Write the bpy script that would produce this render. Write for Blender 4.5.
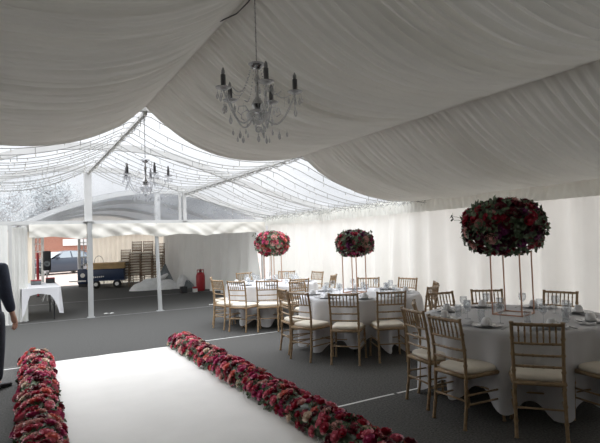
import bpy, math, random
from mathutils import Vector, Matrix, noise
random.seed(7)
PI = math.pi
for o in list(bpy.data.objects): bpy.data.objects.remove(o)
SC = bpy.context.scene
COL = SC.collection

# ---------------------------------------------------------------- camera
CAM_H = 1.635
cam = bpy.data.cameras.new('camera'); camo = bpy.data.objects.new('camera', cam); COL.objects.link(camo)
right = Vector((0.87106, -0.49014, -0.03178)); up = Vector((0.01030, -0.04646, 0.99887)); fwd = Vector((0.49107, 0.87040, 0.03542))
camo.matrix_world = Matrix(((right.x, up.x, -fwd.x, 0), (right.y, up.y, -fwd.y, 0), (right.z, up.z, -fwd.z, CAM_H), (0, 0, 0, 1)))
cam.sensor_fit = 'HORIZONTAL'; cam.sensor_width = 36; cam.lens = 36 * 507.3 / 600
cam.clip_start = 0.05; cam.clip_end = 500
SC.camera = camo

# ---------------------------------------------------------------- world, light, exposure
world = bpy.data.worlds.new('overcast'); SC.world = world; world.use_nodes = True
nt = world.node_tree; nt.nodes.clear()
wo = nt.nodes.new('ShaderNodeOutputWorld'); bg = nt.nodes.new('ShaderNodeBackground')
tc = nt.nodes.new('ShaderNodeTexCoord'); nz = nt.nodes.new('ShaderNodeTexNoise'); rp = nt.nodes.new('ShaderNodeValToRGB')
nz.inputs['Scale'].default_value = 2.5; nz.inputs['Detail'].default_value = 4
rp.color_ramp.elements[0].position = .3; rp.color_ramp.elements[0].color = (.86, .90, .97, 1)
rp.color_ramp.elements[1].position = .7; rp.color_ramp.elements[1].color = (1, 1, 1, 1)
nt.links.new(tc.outputs['Generated'], nz.inputs['Vector']); nt.links.new(nz.outputs['Fac'], rp.inputs['Fac'])
nt.links.new(rp.outputs['Color'], bg.inputs['Color']); nt.links.new(bg.outputs[0], wo.inputs[0])
# overcast sky: the zenith is about three times as bright as the horizon
sp = nt.nodes.new('ShaderNodeSeparateXYZ'); mr = nt.nodes.new('ShaderNodeMapRange')
mr.inputs['From Min'].default_value = 0; mr.inputs['From Max'].default_value = 1
mr.interpolation_type = 'SMOOTHSTEP'
mr.inputs['To Min'].default_value = .72; mr.inputs['To Max'].default_value = 4.9
nt.links.new(tc.outputs['Generated'], sp.inputs[0]); nt.links.new(sp.outputs['Z'], mr.inputs['Value']); nt.links.new(mr.outputs[0], bg.inputs['Strength'])
SC.view_settings.view_transform = 'Standard'; SC.view_settings.look = 'None'
SC.view_settings.gamma = 1; SC.view_settings.use_curve_mapping = False
SC.view_settings.exposure = 0.0
SC.cycles.transparent_max_bounces = 24

# ---------------------------------------------------------------- materials
def mat(name, col, rough=.6, metal=0, translucent=0, noise_amt=0, noise_scale=20, bump=0, bump_scale=60, transmission=0, emit=0, spec=None, col2=None):
    m = bpy.data.materials.new(name); m.use_nodes = True; t = m.node_tree; n = t.nodes; l = t.links
    b = n['Principled BSDF']; out = n['Material Output']
    c = tuple(col) + (1,)
    b.inputs['Base Color'].default_value = c; b.inputs['Roughness'].default_value = rough; b.inputs['Metallic'].default_value = metal
    if spec is not None: b.inputs['Specular IOR Level'].default_value = spec
    if transmission: b.inputs['Transmission Weight'].default_value = transmission; b.inputs['IOR'].default_value = 1.45
    if emit: b.inputs['Emission Color'].default_value = c; b.inputs['Emission Strength'].default_value = emit
    colsock = None
    if noise_amt or col2:
        tc = n.new('ShaderNodeTexCoord'); nz = n.new('ShaderNodeTexNoise'); nz.inputs['Scale'].default_value = noise_scale; nz.inputs['Detail'].default_value = 5
        rp = n.new('ShaderNodeValToRGB'); l.new(tc.outputs['Object'], nz.inputs['Vector']); l.new(nz.outputs['Fac'], rp.inputs['Fac'])
        e = rp.color_ramp.elements; e[0].position = .3; e[1].position = .7
        if col2: e[0].color = tuple(col2) + (1,); e[1].color = c
        else:
            e[0].color = tuple(x * (1 - noise_amt) for x in col) + (1,); e[1].color = tuple(min(1, x * (1 + noise_amt)) for x in col) + (1,)
        colsock = rp.outputs['Color']; l.new(colsock, b.inputs['Base Color'])
    if bump:
        tc2 = n.new('ShaderNodeTexCoord'); nb = n.new('ShaderNodeTexNoise'); nb.inputs['Scale'].default_value = bump_scale; nb.inputs['Detail'].default_value = 4
        bp = n.new('ShaderNodeBump'); bp.inputs['Strength'].default_value = bump; bp.inputs['Distance'].default_value = .01
        l.new(tc2.outputs['Object'], nb.inputs['Vector']); l.new(nb.outputs['Fac'], bp.inputs['Height']); l.new(bp.outputs['Normal'], b.inputs['Normal'])
    if translucent:
        tr = n.new('ShaderNodeBsdfTranslucent'); tr.inputs['Color'].default_value = c
        if colsock: l.new(colsock, tr.inputs['Color'])
        mx = n.new('ShaderNodeMixShader'); mx.inputs[0].default_value = translucent
        l.new(b.outputs[0], mx.inputs[1]); l.new(tr.outputs[0], mx.inputs[2]); l.new(mx.outputs[0], out.inputs['Surface'])
    return m

def film(name, milk, col):
    m = bpy.data.materials.new(name); m.use_nodes = True; t = m.node_tree; n = t.nodes; l = t.links; n.clear()
    out = n.new('ShaderNodeOutputMaterial'); tp = n.new('ShaderNodeBsdfTransparent'); tp.inputs[0].default_value = (.97, .975, .98, 1)
    df = n.new('ShaderNodeBsdfTranslucent'); df.inputs[0].default_value = col + (1,)
    d2 = n.new('ShaderNodeBsdfDiffuse'); d2.inputs[0].default_value = col + (1,)
    gl = n.new('ShaderNodeBsdfGlossy'); gl.inputs['Roughness'].default_value = .15
    tc = n.new('ShaderNodeTexCoord'); nz = n.new('ShaderNodeTexNoise'); nz.inputs['Scale'].default_value = 1.3; nz.inputs['Detail'].default_value = 6
    rp = n.new('ShaderNodeMapRange'); rp.inputs['From Min'].default_value = .35; rp.inputs['From Max'].default_value = .65
    rp.inputs['To Min'].default_value = milk * .5; rp.inputs['To Max'].default_value = milk * 1.5
    l.new(tc.outputs['Object'], nz.inputs['Vector']); l.new(nz.outputs['Fac'], rp.inputs['Value'])
    a = n.new('ShaderNodeMixShader'); a.inputs[0].default_value = .3; l.new(df.outputs[0], a.inputs[1]); l.new(d2.outputs[0], a.inputs[2])
    b = n.new('ShaderNodeMixShader'); l.new(rp.outputs[0], b.inputs[0]); l.new(tp.outputs[0], b.inputs[1]); l.new(a.outputs[0], b.inputs[2])
    c = n.new('ShaderNodeMixShader'); c.inputs[0].default_value = .03; l.new(b.outputs[0], c.inputs[1]); l.new(gl.outputs[0], c.inputs[2])
    l.new(c.outputs[0], out.inputs['Surface'])
    return m

def glassy(name, col, mixv):
    m = bpy.data.materials.new(name); m.use_nodes = True; t = m.node_tree; n = t.nodes; l = t.links; n.clear()
    out = n.new('ShaderNodeOutputMaterial'); tp = n.new('ShaderNodeBsdfTransparent'); tp.inputs[0].default_value = (.93, .94, .95, 1)
    gl = n.new('ShaderNodeBsdfPrincipled'); gl.inputs['Base Color'].default_value = col + (1,); gl.inputs['Roughness'].default_value = .08; gl.inputs['Specular IOR Level'].default_value = 1
    fr = n.new('ShaderNodeLayerWeight'); fr.inputs['Blend'].default_value = mixv
    mr = n.new('ShaderNodeMapRange'); mr.inputs['To Min'].default_value = mixv * .25; mr.inputs['To Max'].default_value = .75
    b = n.new('ShaderNodeMixShader'); l.new(fr.outputs['Facing'], mr.inputs['Value']); l.new(mr.outputs[0], b.inputs[0]); l.new(tp.outputs[0], b.inputs[1]); l.new(gl.outputs[0], b.inputs[2])
    l.new(b.outputs[0], out.inputs['Surface'])
    return m

M = {}
M['lining'] = mat('pleated_lining', (.70, .68, .63), .85, translucent=.042, noise_amt=.03, noise_scale=3, spec=.15)
M['drape'] = mat('white_drape', (.80, .80, .76), .85, translucent=.37, noise_amt=.03, noise_scale=2, spec=.15)
M['drape_inner'] = mat('white_inner_drape', (.76, .76, .73), .85, translucent=.07, noise_amt=.03, noise_scale=2, spec=.15)
M['drape_opaque'] = mat('dimming_drape', (.55, .55, .52), .85, translucent=.04, noise_amt=.03, noise_scale=2)  # for the unseen left wall, low albedo and translucency keep the near end dim
M['absorber'] = mat('light_absorbing_drape', (.06, .06, .065), .9)  # for the unseen end wall, dark so that little light bounces back
M['cream'] = mat('cream_drape', (.82, .77, .66), .85, translucent=.45, noise_amt=.04, noise_scale=2, spec=.15)
M['valance'] = mat('cream_valance', (.74, .72, .66), .7, translucent=.25, noise_amt=.06, noise_scale=4)
M['film'] = film('clear_roof_film', .10, (.9, .92, .95))
M['film_gable'] = film('clear_gable_film', .20, (.85, .88, .92))
M['roofgrey'] = mat('grey_tent_roof', (.42, .44, .47), .6, translucent=.10, noise_amt=.08, noise_scale=1.2)
M['alu'] = mat('white_frame', (.56, .56, .55), .45, metal=.0, noise_amt=.05, noise_scale=6)
M['alu_grey'] = mat('grey_frame', (.42, .43, .43), .45, metal=.2, noise_amt=.05, noise_scale=6)
M['carpet'] = mat('charcoal_carpet', (.092, .090, .086), .8, noise_amt=.5, noise_scale=55, bump=.5, bump_scale=120, spec=.15)
M['carpet_far'] = mat('grey_carpet', (.078, .077, .074), .9, noise_amt=.5, noise_scale=45, bump=.6, bump_scale=160, spec=.1)
M['seam'] = mat('white_floor_tape', (.72, .72, .70), .6)
M['aisle'] = mat('white_aisle_runner', (.70, .68, .645), .5, noise_amt=.03, noise_scale=3, bump=.12, bump_scale=14, spec=.7)
M['paving'] = mat('block_paving', (.40, .32, .28), .8, noise_amt=.15, noise_scale=3)
M['wood'] = mat('limewashed_wood', (.33, .225, .125), .35, noise_amt=.25, noise_scale=25)
M['stackwood'] = mat('brown_wood', (.24, .16, .10), .5, noise_amt=.25, noise_scale=25)
M['cushion'] = mat('ivory_seat_fabric', (.76, .70, .60), .8, noise_amt=.03)
M['cloth'] = mat('white_table_linen', (.66, .66, .68), .75, noise_amt=.02, noise_scale=5, translucent=.08, bump=.1, bump_scale=300)
M['china'] = mat('white_china', (.78, .78, .79), .2)
M['platerim'] = mat('silver_plate', (.42, .42, .43), .3, metal=.4)
M['glass'] = glassy('drinking_glass', (.9, .9, .89), .2)
M['crystal'] = glassy('cut_crystal', (.88, .88, .9), .55)
M['chrome'] = mat('chandelier_chrome', (.45, .45, .46), .2, metal=1)
M['candle'] = mat('dark_candle_tube', (.10, .10, .11), .5)
M['bulb'] = mat('candle_bulb', (.30, .30, .31), .25)
M['cable'] = mat('black_cable', (.03, .03, .03), .5)
M['copper'] = mat('rose_gold_metal', (.55, .33, .24), .35, metal=.8)
M['wire'] = mat('light_wire', (.26, .26, .25), .6)
M['led'] = mat('unlit_white_bulb', (.80, .78, .70), .4, translucent=.3)
M['leaf'] = mat('dark_leaf', (.05, .085, .04), .5, col2=(.10, .14, .07), noise_scale=40)
M['leaf_pale'] = mat('eucalyptus_leaf', (.20, .26, .17), .6, col2=(.12, .18, .10), noise_scale=30)
ROSE = {'burgundy': (.13, .010, .022), 'crimson': (.40, .025, .055), 'magenta': (.46, .05, .15), 'pink': (.66, .16, .22), 'coral': (.68, .18, .15), 'blush': (.66, .36, .33), 'cream': (.72, .58, .46), 'wine': (.06, .010, .02), 'violet': (.20, .03, .13)}
for k, c in ROSE.items(): M['rose_' + k] = mat('rose_' + k, c, .42, noise_amt=.18, noise_scale=30, translucent=.1, spec=.4)
M['navy'] = mat('navy_clothing', (.018, .024, .045), .85, noise_amt=.2, noise_scale=40, bump=.2, bump_scale=30)
M['trouser'] = mat('dark_trousers', (.014, .017, .028), .85, noise_amt=.2, noise_scale=40)
M['skin'] = mat('skin', (.50, .29, .21), .5)
M['hair'] = mat('dark_hair', (.03, .02, .015), .6)
M['shoe'] = mat('black_leather', (.012, .012, .013), .35)
M['redlan'] = mat('red_ribbon', (.35, .02, .03), .6)
M['redcyl'] = mat('red_painted_steel', (.38, .02, .03), .4, noise_amt=.1)
M['black'] = mat('black_plastic', (.02, .021, .024), .5)
M['navybox'] = mat('navy_painted_steel', (.018, .035, .085), .4, noise_amt=.1)
M['tan'] = mat('tan_board', (.55, .38, .19), .7, noise_amt=.15, noise_scale=6)
M['tarp'] = mat('white_tarpaulin', (.72, .73, .72), .45, noise_amt=.1, noise_scale=6)
M['tarpgrey'] = mat('grey_tarpaulin', (.16, .18, .19), .5, noise_amt=.15, noise_scale=6)
M['white'] = mat('white_paint', (.82, .82, .80), .5)
M['pane'] = glassy('window_pane', (.55, .6, .62), .3)
M['carpaint'] = mat('blue_grey_car_paint', (.06, .075, .10), .25, metal=.3)
M['carglass'] = mat('car_glass', (.22, .26, .29), .1)
M['headlight'] = mat('headlight', (.8, .82, .85), .15)
M['tyre'] = mat('tyre_rubber', (.02, .02, .02), .8)
M['alloy'] = mat('alloy_wheel', (.4, .41, .43), .3, metal=.7)
M['bark'] = mat('bark', (.22, .20, .19), .9)
M['foliage'] = mat('hazed_foliage', (.33, .36, .37), .8, col2=(.42, .45, .46), noise_scale=4)  # distance haze is mixed into the leaf colour, paler and bluer
# brick
def brick():
    m = bpy.data.materials.new('orange_brickwork'); m.use_nodes = True; t = m.node_tree; n = t.nodes; l = t.links
    b = n['Principled BSDF']; tx = n.new('ShaderNodeTexBrick'); tc = n.new('ShaderNodeTexCoord'); mp = n.new('ShaderNodeMapping')
    mp.inputs['Rotation'].default_value = (PI / 2, 0, 0)
    tx.inputs['Color1'].default_value = (.36, .15, .10, 1); tx.inputs['Color2'].default_value = (.30, .12, .08, 1); tx.inputs['Mortar'].default_value = (.38, .32, .28, 1)
    tx.inputs['Scale'].default_value = 4.5; tx.inputs['Mortar Size'].default_value = .015; b.inputs['Roughness'].default_value = .9
    l.new(tc.outputs['Object'], mp.inputs[0]); l.new(mp.outputs[0], tx.inputs[0]); l.new(tx.outputs[0], b.inputs['Base Color'])
    return m
M['brick'] = brick()

# ---------------------------------------------------------------- mesh helpers
class MB:
    def __init__(s): s.v = []; s.f = []; s.m = []
    def add(s, v, f, mi=0, M4=None):
        o = len(s.v)
        s.v += [tuple(M4 @ Vector(p)) for p in v] if M4 is not None else [tuple(p) for p in v]
        s.f += [tuple(i + o for i in q) for q in f]; s.m += [mi] * len(f)
        return s
    def box(s, c, d, mi=0, M4=None, bev=0):
        x, y, z = (k / 2 for k in d)
        if bev <= 0:
            v = [(c[0] + a * x, c[1] + b * y, c[2] + e * z) for a in (-1, 1) for b in (-1, 1) for e in (-1, 1)]
            return s.add(v, [(0, 1, 3, 2), (4, 6, 7, 5), (0, 4, 5, 1), (2, 3, 7, 6), (0, 2, 6, 4), (1, 5, 7, 3)], mi, M4)
        # rounded box: stacked rounded-rect rings
        rings = []
        for zz, ins in ((-z, bev), (-z + bev * .3, bev * .3), (-z + bev, 0), (z - bev, 0), (z - bev * .3, bev * .3), (z, bev)):
            r = []
            X, Y = x - ins, y - ins; cr = min(bev, X * .9, Y * .9)
            for sx, sy, a0 in ((1, 1, 0), (-1, 1, 90), (-1, -1, 180), (1, -1, 270)):
                for k in range(4):
                    a = math.radians(a0 + 30 * k)
                    r.append((c[0] + sx * (X - cr) + cr * math.cos(a), c[1] + sy * (Y - cr) + cr * math.sin(a), c[2] + zz))
            rings.append(r)
        return s.rings(rings, mi, M4, caps=True)
    def rings(s, rings, mi=0, M4=None, caps=True, closed=True):
        n = len(rings[0]); v = [p for r in rings for p in r]; f = []
        for i in range(len(rings) - 1):
            for j in range(n if closed else n - 1):
                k = (j + 1) % n
                f.append((i * n + j, i * n + k, (i + 1) * n + k, (i + 1) * n + j))
        if caps: f.append(tuple(range(n - 1, -1, -1))); f.append(tuple((len(rings) - 1) * n + j for j in range(n)))
        return s.add(v, f, mi, M4)
    def tube(s, pts, r, n=8, mi=0, M4=None, caps=True):
        pts = [Vector(p) for p in pts]; R = r if isinstance(r, (list, tuple)) else [r] * len(pts)
        rings = []; ref = None
        for i, p in enumerate(pts):
            t = (pts[min(i + 1, len(pts) - 1)] - pts[max(i - 1, 0)])
            if t.length < 1e-9: t = Vector((0, 0, 1))
            t.normalize()
            if ref is None:
                ref = Vector((0, 0, 1)) if abs(t.z) < .9 else Vector((1, 0, 0))
            a = t.cross(ref); 
            if a.length < 1e-6: a = t.cross(Vector((0, 1, 0)))
            a.normalize(); b = a.cross(t); ref = b
            rings.append([tuple(p + (a * math.cos(2 * PI * k / n) + b * math.sin(2 * PI * k / n)) * R[i]) for k in range(n)])
        return s.rings(rings, mi, M4, caps)
    def lathe(s, prof, c=(0, 0, 0), n=20, mi=0, M4=None, caps=True):
        return s.rings([[(c[0] + r * math.cos(2 * PI * k / n), c[1] + r * math.sin(2 * PI * k / n), c[2] + z) for k in range(n)] for r, z in prof], mi, M4, caps)
    def grid(s, fn, nu, nv, mi=0):
        v = [fn(i / nu, j / nv) for j in range(nv + 1) for i in range(nu + 1)]
        f = [(j * (nu + 1) + i, j * (nu + 1) + i + 1, (j + 1) * (nu + 1) + i + 1, (j + 1) * (nu + 1) + i) for j in range(nv) for i in range(nu)]
        return s.add(v, f, mi)
    def mesh(s, name, mats, smooth=True):
        me = bpy.data.meshes.new(name); me.from_pydata(s.v, [], s.f)
        for m in (mats if isinstance(mats, (list, tuple)) else [mats]): me.materials.append(m)
        me.polygons.foreach_set('material_index', s.m); me.polygons.foreach_set('use_smooth', [smooth] * len(s.f)); me.update()
        return me
    def obj(s, name, mats, parent=None, smooth=True, sharp=True):
        me = s.mesh(name, mats, smooth)
        if smooth and sharp: 
            try: me.set_sharp_from_angle(angle=math.radians(40))
            except Exception: pass
        o = bpy.data.objects.new(name, me); COL.objects.link(o); o.parent = parent
        return o

def tag(o, label=None, cat=None, group=None, kind=None):
    if label: o['label'] = label
    if cat: o['category'] = cat
    if group: o['group'] = group
    if kind: o['kind'] = kind
    return o
def thing(name, label, cat, loc=(0, 0, 0), rotz=0, group=None):
    o = bpy.data.objects.new(name, None); COL.objects.link(o); o.location = loc; o.rotation_euler = (0, 0, rotz); o.empty_display_size = .1
    return tag(o, label, cat, group)
def inst(name, me, parent, loc=(0, 0, 0), rot=(0, 0, 0), sc=1):
    o = bpy.data.objects.new(name, me); COL.objects.link(o); o.parent = parent; o.location = loc; o.rotation_euler = rot
    o.scale = (sc, sc, sc) if isinstance(sc, (int, float)) else sc
    return o
def dup(root, loc, rotz, label, group=None):
    r = root.copy(); COL.objects.link(r); r.location = loc; r.rotation_euler = (0, 0, rotz); r['label'] = label
    if group: r['group'] = group
    for ch in list(root.children):
        c = ch.copy(); COL.objects.link(c); c.parent = r
        for g in list(ch.children):
            d = g.copy(); COL.objects.link(d); d.parent = c
    return r
def struct(name, mb, m, parent=None, smooth=True):
    o = mb.obj(name, m, parent, smooth)
    if parent is None: o['kind'] = 'structure'
    return o
def hsh(i, k=0): return (math.sin(i * 127.1 + k * 311.7) * 43758.5453) % 1.0
def n1(x, seed=0): return noise.noise(Vector((x, seed * 7.31, seed * 1.7)))

# ================================================================ TENT GEOMETRY
XR, HW = 1.5, 4.7                       # ridge line and half width
XE, XW = XR + HW, XR - HW
Y_END, Y_LIN, Y_BACK = 12.65, 6.65, -2.35
EAVE = 2.29
PROF = [(0, 3.43), (.08, 3.425), (.16, 3.40), (.285, 3.28), (.40, 3.10), (.485, 2.96), (.6, 2.78), (.8, 2.52), (1, EAVE)]
def roof_z(u):
    u = abs(u)
    for (a, za), (b, zb) in zip(PROF, PROF[1:]):
        if u <= b: return za + (zb - za) * (u - a) / (b - a)
    return EAVE
UP = .489                               # purlin position

# ---------------------------------------------------------------- floor
m = MB(); m.box((1.5, 2.9, -.01), (9.6, 10.6, .02)); struct('floor', m, M['carpet'], smooth=False)
m = MB(); m.box((1.5, 15.85, -.01), (9.6, 15.3, .02)); struct('floor', m, M['carpet_far'], smooth=False)
m = MB(); m.box((0, 60, -.08), (160, 180, .06)); g = struct('floor', m, M['paving'], smooth=False)
def strip(x0, x1, y, lab, w=.035, skew=0):
    m = MB(); m.grid(lambda a, b: (x0 + (x1 - x0) * a, y + (b - .5) * w + skew * a + .004 * math.sin(a * 9), .003), 24, 1)
    tag(m.obj('floor_tape', M['seam']), lab, 'floor tape', 'white tapes over the carpet joins')
strip(2.12, 3.42, 4.19, 'short white tape strip on dark carpet right of the nearest rose border', .03)
strip(3.46, 6.15, 4.19, 'long white tape strip on carpet running under the nearest table', .03)
strip(2.35, 6.15, 8.2, 'white tape strip from the far end of the rose border towards the middle table', .03)
strip(-3.1, .05, 8.02, 'white tape strip on carpet left of the aisle runner, beside the person', .035)
m = MB(); m.grid(lambda a, b: (-3.1 + 9.2 * a, 12.5 + b * .022, .003), 10, 1); tag(m.obj('floor_tape', M['alu_grey']), 'thin grey join strip on carpet along the open end of the big tent', 'floor tape')
m = MB(); m.grid(lambda a, b: (.2 + 5.7 * a, 16.4 + b * .03, .003), 10, 1); tag(m.obj('floor_tape', M['alu_grey']), 'thin grey join strip across carpet inside the far tent', 'floor tape')

# aisle runner
m = MB(); m.grid(lambda a, b: (.22 + 2.06 * a, -1.5 + 9.62 * b, .006 + .004 * noise.noise(Vector((a * 9, b * 30, 0))) + .003 * noise.noise(Vector((a * 3, b * 60, 5)))), 40, 160)
tag(m.obj('aisle_runner', M['aisle']), 'wide white aisle runner laid over the dark carpet between two flower borders', 'carpet runner')

# ---------------------------------------------------------------- pleated ceiling lining
def cat_curve(p0, p1, sag, t, skew=0):
    x = p0[0] + (p1[0] - p0[0]) * t; z = p0[1] + (p1[1] - p0[1]) * t
    return x, z - sag * 4 * t * (1 - t) * (1 + skew * (1 - 2 * t))
def pleat(y, t, seed, lam=.105):
    w = y + .05 * n1(y * 1.3, seed) + .07 * n1(y * .9 + t * 1.6, seed + 3) + .035 * math.sin(t * PI) * n1(y * 2.7 + 9, seed + 5)
    ph = w / lam + 1.1 * n1(y * 2.2, seed + 8)
    a = abs(math.sin(PI * ph)); amp = .6 + .9 * abs(n1(y * 3.1 + t * .8, seed + 11))
    ph2 = w / (lam * .47) + .8 * n1(y * 4.2 + t * 2.1, seed + 21)
    b = abs(math.sin(PI * ph2))
    big = n1(y * 1.9 + t * .5, seed + 31)
    return -(.075 * amp * (a - .6) + .018 * (b - .5)) * min(1, 10 * t * (1 - t)) + .05 * big * math.sin(PI * t)
def lining(side, a, b, sag, skew, seed, name):
    m = MB(); ny = 1150; nt_ = 26
    def fn(i, j):
        y = Y_BACK + (Y_LIN - Y_BACK) * j; t = i
        x, z = cat_curve(a, b, sag, t, skew)
        d = pleat(y, t, seed)
        # gentle pull at the seams, cloth bellies a little between rafters
        z -= .03 * math.sin(PI * ((y - Y_BACK) % 3) / 3) * math.sin(PI * t)
        nx = (a[1] - b[1]) / 3.0 * .6
        return (XR + side * (x) + side * d * nx, y, z + d)
    m.grid(fn, nt_, ny)
    o = struct(name, m, M['lining']); return o
for side in (1, -1):
    lining(side, (0, 3.42), (2.32, 2.90), .30, .35, 3 + side, 'ceiling')
    lining(side, (2.32, 2.90), (4.72, 2.29), .27, .15, 13 + side, 'ceiling')
# seam piping along the ridge and purlins, plus added flat strips blocking light leaks
for i, (x, z) in enumerate(((XR, 3.425), (XR + 2.32, 2.912), (XR - 2.32, 2.912))):
    m = MB(); pts = [(x + .004 * n1(k * .7, i), Y_BACK + 9 * k / 120, z + .004 * n1(k * .5, i + 3)) for k in range(121)]
    m.tube(pts, [.012 + .003 * abs(n1(k * 2.1, i + 9)) for k in range(121)], 6); m.box((x, (Y_BACK + Y_LIN) / 2, z + .045), (.26, Y_LIN - Y_BACK - .1, .006)); struct('trim_%d' % (i + 1), m, M['lining'])

# ---------------------------------------------------------------- clear roof film
m = MB()
us = [-1 + 2 * k / 40 for k in range(41)]
m.grid(lambda a, b: (XR + HW * (2 * a - 1), Y_LIN + (Y_END - Y_LIN) * b, roof_z(2 * a - 1) + .09 + .008 * noise.noise(Vector((a * 8, b * 9, 0)))), 60, 24)
struct('ceiling', m, M['film'])
# clear gable film above the beam
m = MB(); n = 40; v = []; f = []
for k in range(n + 1):
    u = -1 + 2 * k / n; v += [(XR + HW * u, Y_END + .02, 2.2), (XR + HW * u, Y_END + .02, max(2.21, roof_z(u) + .07))]
for k in range(n): f.append((2 * k, 2 * k + 2, 2 * k + 3, 2 * k + 1))
m.add(v, f); struct('window_1', m, M['film_gable'])

# ---------------------------------------------------------------- frame
def arch_rafter(y, d=.12, w=.07):
    m = MB(); rings = []
    for k in range(49):
        u = -1 + 2 * k / 48; x = XR + HW * u; z = roof_z(u)
        rings.append([(x, y - w / 2, z - d * .5), (x, y + w / 2, z - d * .5), (x, y + w / 2, z + d * .5), (x, y - w / 2, z + d * .5)])
    m.rings(rings); return m
k = 4
for y in (Y_LIN + .06, 9.70, Y_END):
    m = arch_rafter(y)
    for s in (-1, 1):       # keder channels, the darker edges of the section
        pass
    struct('trim_%d' % k, m, M['alu'], smooth=False); k += 1
for x, z, w in ((XR, 3.34, .05), (XR + HW * UP, 2.92, .06), (XR - HW * UP, 2.92, .06), (XE, EAVE - .02, .08), (XW, EAVE - .02, .08)):
    m = MB(); m.box((x, (Y_LIN + Y_END) / 2, z), (w, Y_END - Y_LIN, w)); struct('trim_%d' % k, m, M['alu'], smooth=False); k += 1
# gable: beam, king post, queen posts, corner posts
def post(x, y, z0, z1, w=.1, mm='alu', d=None):
    global k
    m = MB(); m.box((x, y, (z0 + z1) / 2), (w, d or w, z1 - z0)); 
    m.box((x, y, z0 + .006), (w * 1.5, w * 1.5, .012)); 
    struct('trim_%d' % k, m, M[mm], smooth=False); k += 1
m = MB(); m.box((XR, Y_END - .0, 2.18), (2 * HW, .08, .09)); m.box((XR, Y_END - .045, 2.155), (2 * HW, .01, .012)); struct('trim_%d' % k, m, M['alu'], smooth=False); k += 1
post(XR, Y_END - .02, 2.2, 3.38, .16, d=.1); post(XR + .02, Y_END - .06, 0, 2.22, .105, 'alu_grey')
post(3.66, Y_END, 2.2, 2.9, .06); post(3.77, Y_END - .03, 2.2, 2.92, .08); post(-.77, Y_END, 2.2, 2.92, .1)
for x in (XE + .12, XW - .12):
    for y in (Y_END, 9.65, 6.65, 3.65, .65, -2.3): post(x, y, 0, EAVE, .06)
post(-.08, Y_END - .02, 0, 2.16, .07)
# leaning grey prop at the open end
m = MB(); m.tube([(3.10, 12.58, 0), (3.07, 12.59, 1.0), (3.04, 12.6, 2.15)], [.05, .047, .045], 10); m.tube([(3.04, 12.6, 1.9), (3.04, 12.6, 2.0)], .052, 10); m.box((3.1, 12.58, .006), (.16, .16, .012)); struct('trim_%d' % k, m, M['alu_grey']); k += 1

# ---------------------------------------------------------------- drapes
def drape(name, p0, p1, z0, z1, m_, seed, lam=.22, amp=.05, gather=0, res=.018, struct_=True, nz_=14, flare=0):
    L = math.hypot(p1[0] - p0[0], p1[1] - p0[1]); tx, ty = (p1[0] - p0[0]) / L, (p1[1] - p0[1]) / L; nx, ny = -ty, tx
    nu = int(L / res)
    def fn(a, b):
        s = a * L; z = z0 + (z1 - z0) * b; h = 1 - b
        q = s + .14 * n1(s * .8, seed) + .12 * h * n1(s * 1.1 + b * 1.4, seed + 2)
        fold = math.sin(2 * PI * q / lam + 1.5 * n1(s * 1.1, seed + 4)); fold = math.copysign(abs(fold) ** .8, fold)
        A = amp * (.35 + .65 * h) * (.5 + .9 * abs(n1(s * .9 + b * .3, seed + 6)))
        d = A * fold + .03 * h * n1(s * .6 + b, seed + 9) + .16 * amp * math.sin(2 * PI * q / (lam * .37) + 3 * b) * (.4 + n1(s * 1.7, seed + 12))
        return (p0[0] + tx * s + nx * d, p0[1] + ty * s + ny * d, z)
    mb = MB(); mb.grid(fn, nu, nz_)
    if flare: pass
    return mb
def wall(name, *a, **k2): 
    return struct(name, drape(name, *a, **k2), a[4])
wall('wall_right', (XE - .10, Y_BACK), (XE - .10, Y_END), .01, 2.26, M['drape'], 5, lam=.50, amp=.11, res=.03, nz_=24)
# valance strip along the top of the right wall
mb = drape('v', (XE - .19, Y_BACK), (XE - .19, Y_END - .1), 2.04, 2.28, M['drape'], 15, lam=.11, amp=.022, res=.018, nz_=5)
tag(mb.obj('pelmet', M['drape']), 'gathered white pelmet along the top of the long right curtain wall', 'pelmet')
# gable wall, left of the opening (curtained), seen beside the person
wall('wall_back', (XW + .1, Y_END - .1), (-.12, Y_END - .1), .01, 2.14, M['drape_inner'], 25, lam=.16, amp=.03)
# left side: unseen curtain wall, greyed and near opaque to hold back light
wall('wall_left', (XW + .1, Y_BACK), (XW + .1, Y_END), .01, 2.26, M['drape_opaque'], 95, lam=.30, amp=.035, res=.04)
# unseen end sheet behind the camera, added dark to soak up light
m = MB(); v = []; f = []
for q in range(n + 1):
    u = -1 + 2 * q / n; v += [(XR + HW * u, Y_BACK, 0.02), (XR + HW * u, Y_BACK, roof_z(u))]
for q in range(n): f.append((2 * q, 2 * q + 2, 2 * q + 3, 2 * q + 1))
m.add(v, f); struct('wall_behind', m, M['absorber'])

# cream valance hanging from the gable beam, scalloped and creased
def valance(x0, x1, seed, label):
    mb = MB(); L = x1 - x0; nu = int(L / .025)
    def fn(a, b):
        s = x0 + a * L
        low = 1.805 + .07 * abs(math.sin(s * 2.1 + 1.2 * n1(s, seed))) + .03 * n1(s * 3, seed + 1)
        z = 2.15 + (low - 2.15) * b
        cre = .07 * n1(s * 1.9 + b * 1.0, seed + 2) + .08 * n1(s * 3.4 - b * 1.6, seed + 4) + .05 * abs(math.sin(s * 3.3 + b * 2 + 3 * n1(s * .8, seed + 7)))
        return (s, Y_END - .09 - (cre + .02) * b ** .7, z)
    mb.grid(fn, nu, 10)
    tag(mb.obj('valance', M['valance']), label, 'valance')
valance(.28, 1.44, 2, 'creased cream valance over the opening, left of the middle post')
valance(1.56, 5.98, 6, 'creased cream valance over the opening, right of the middle post')

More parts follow.
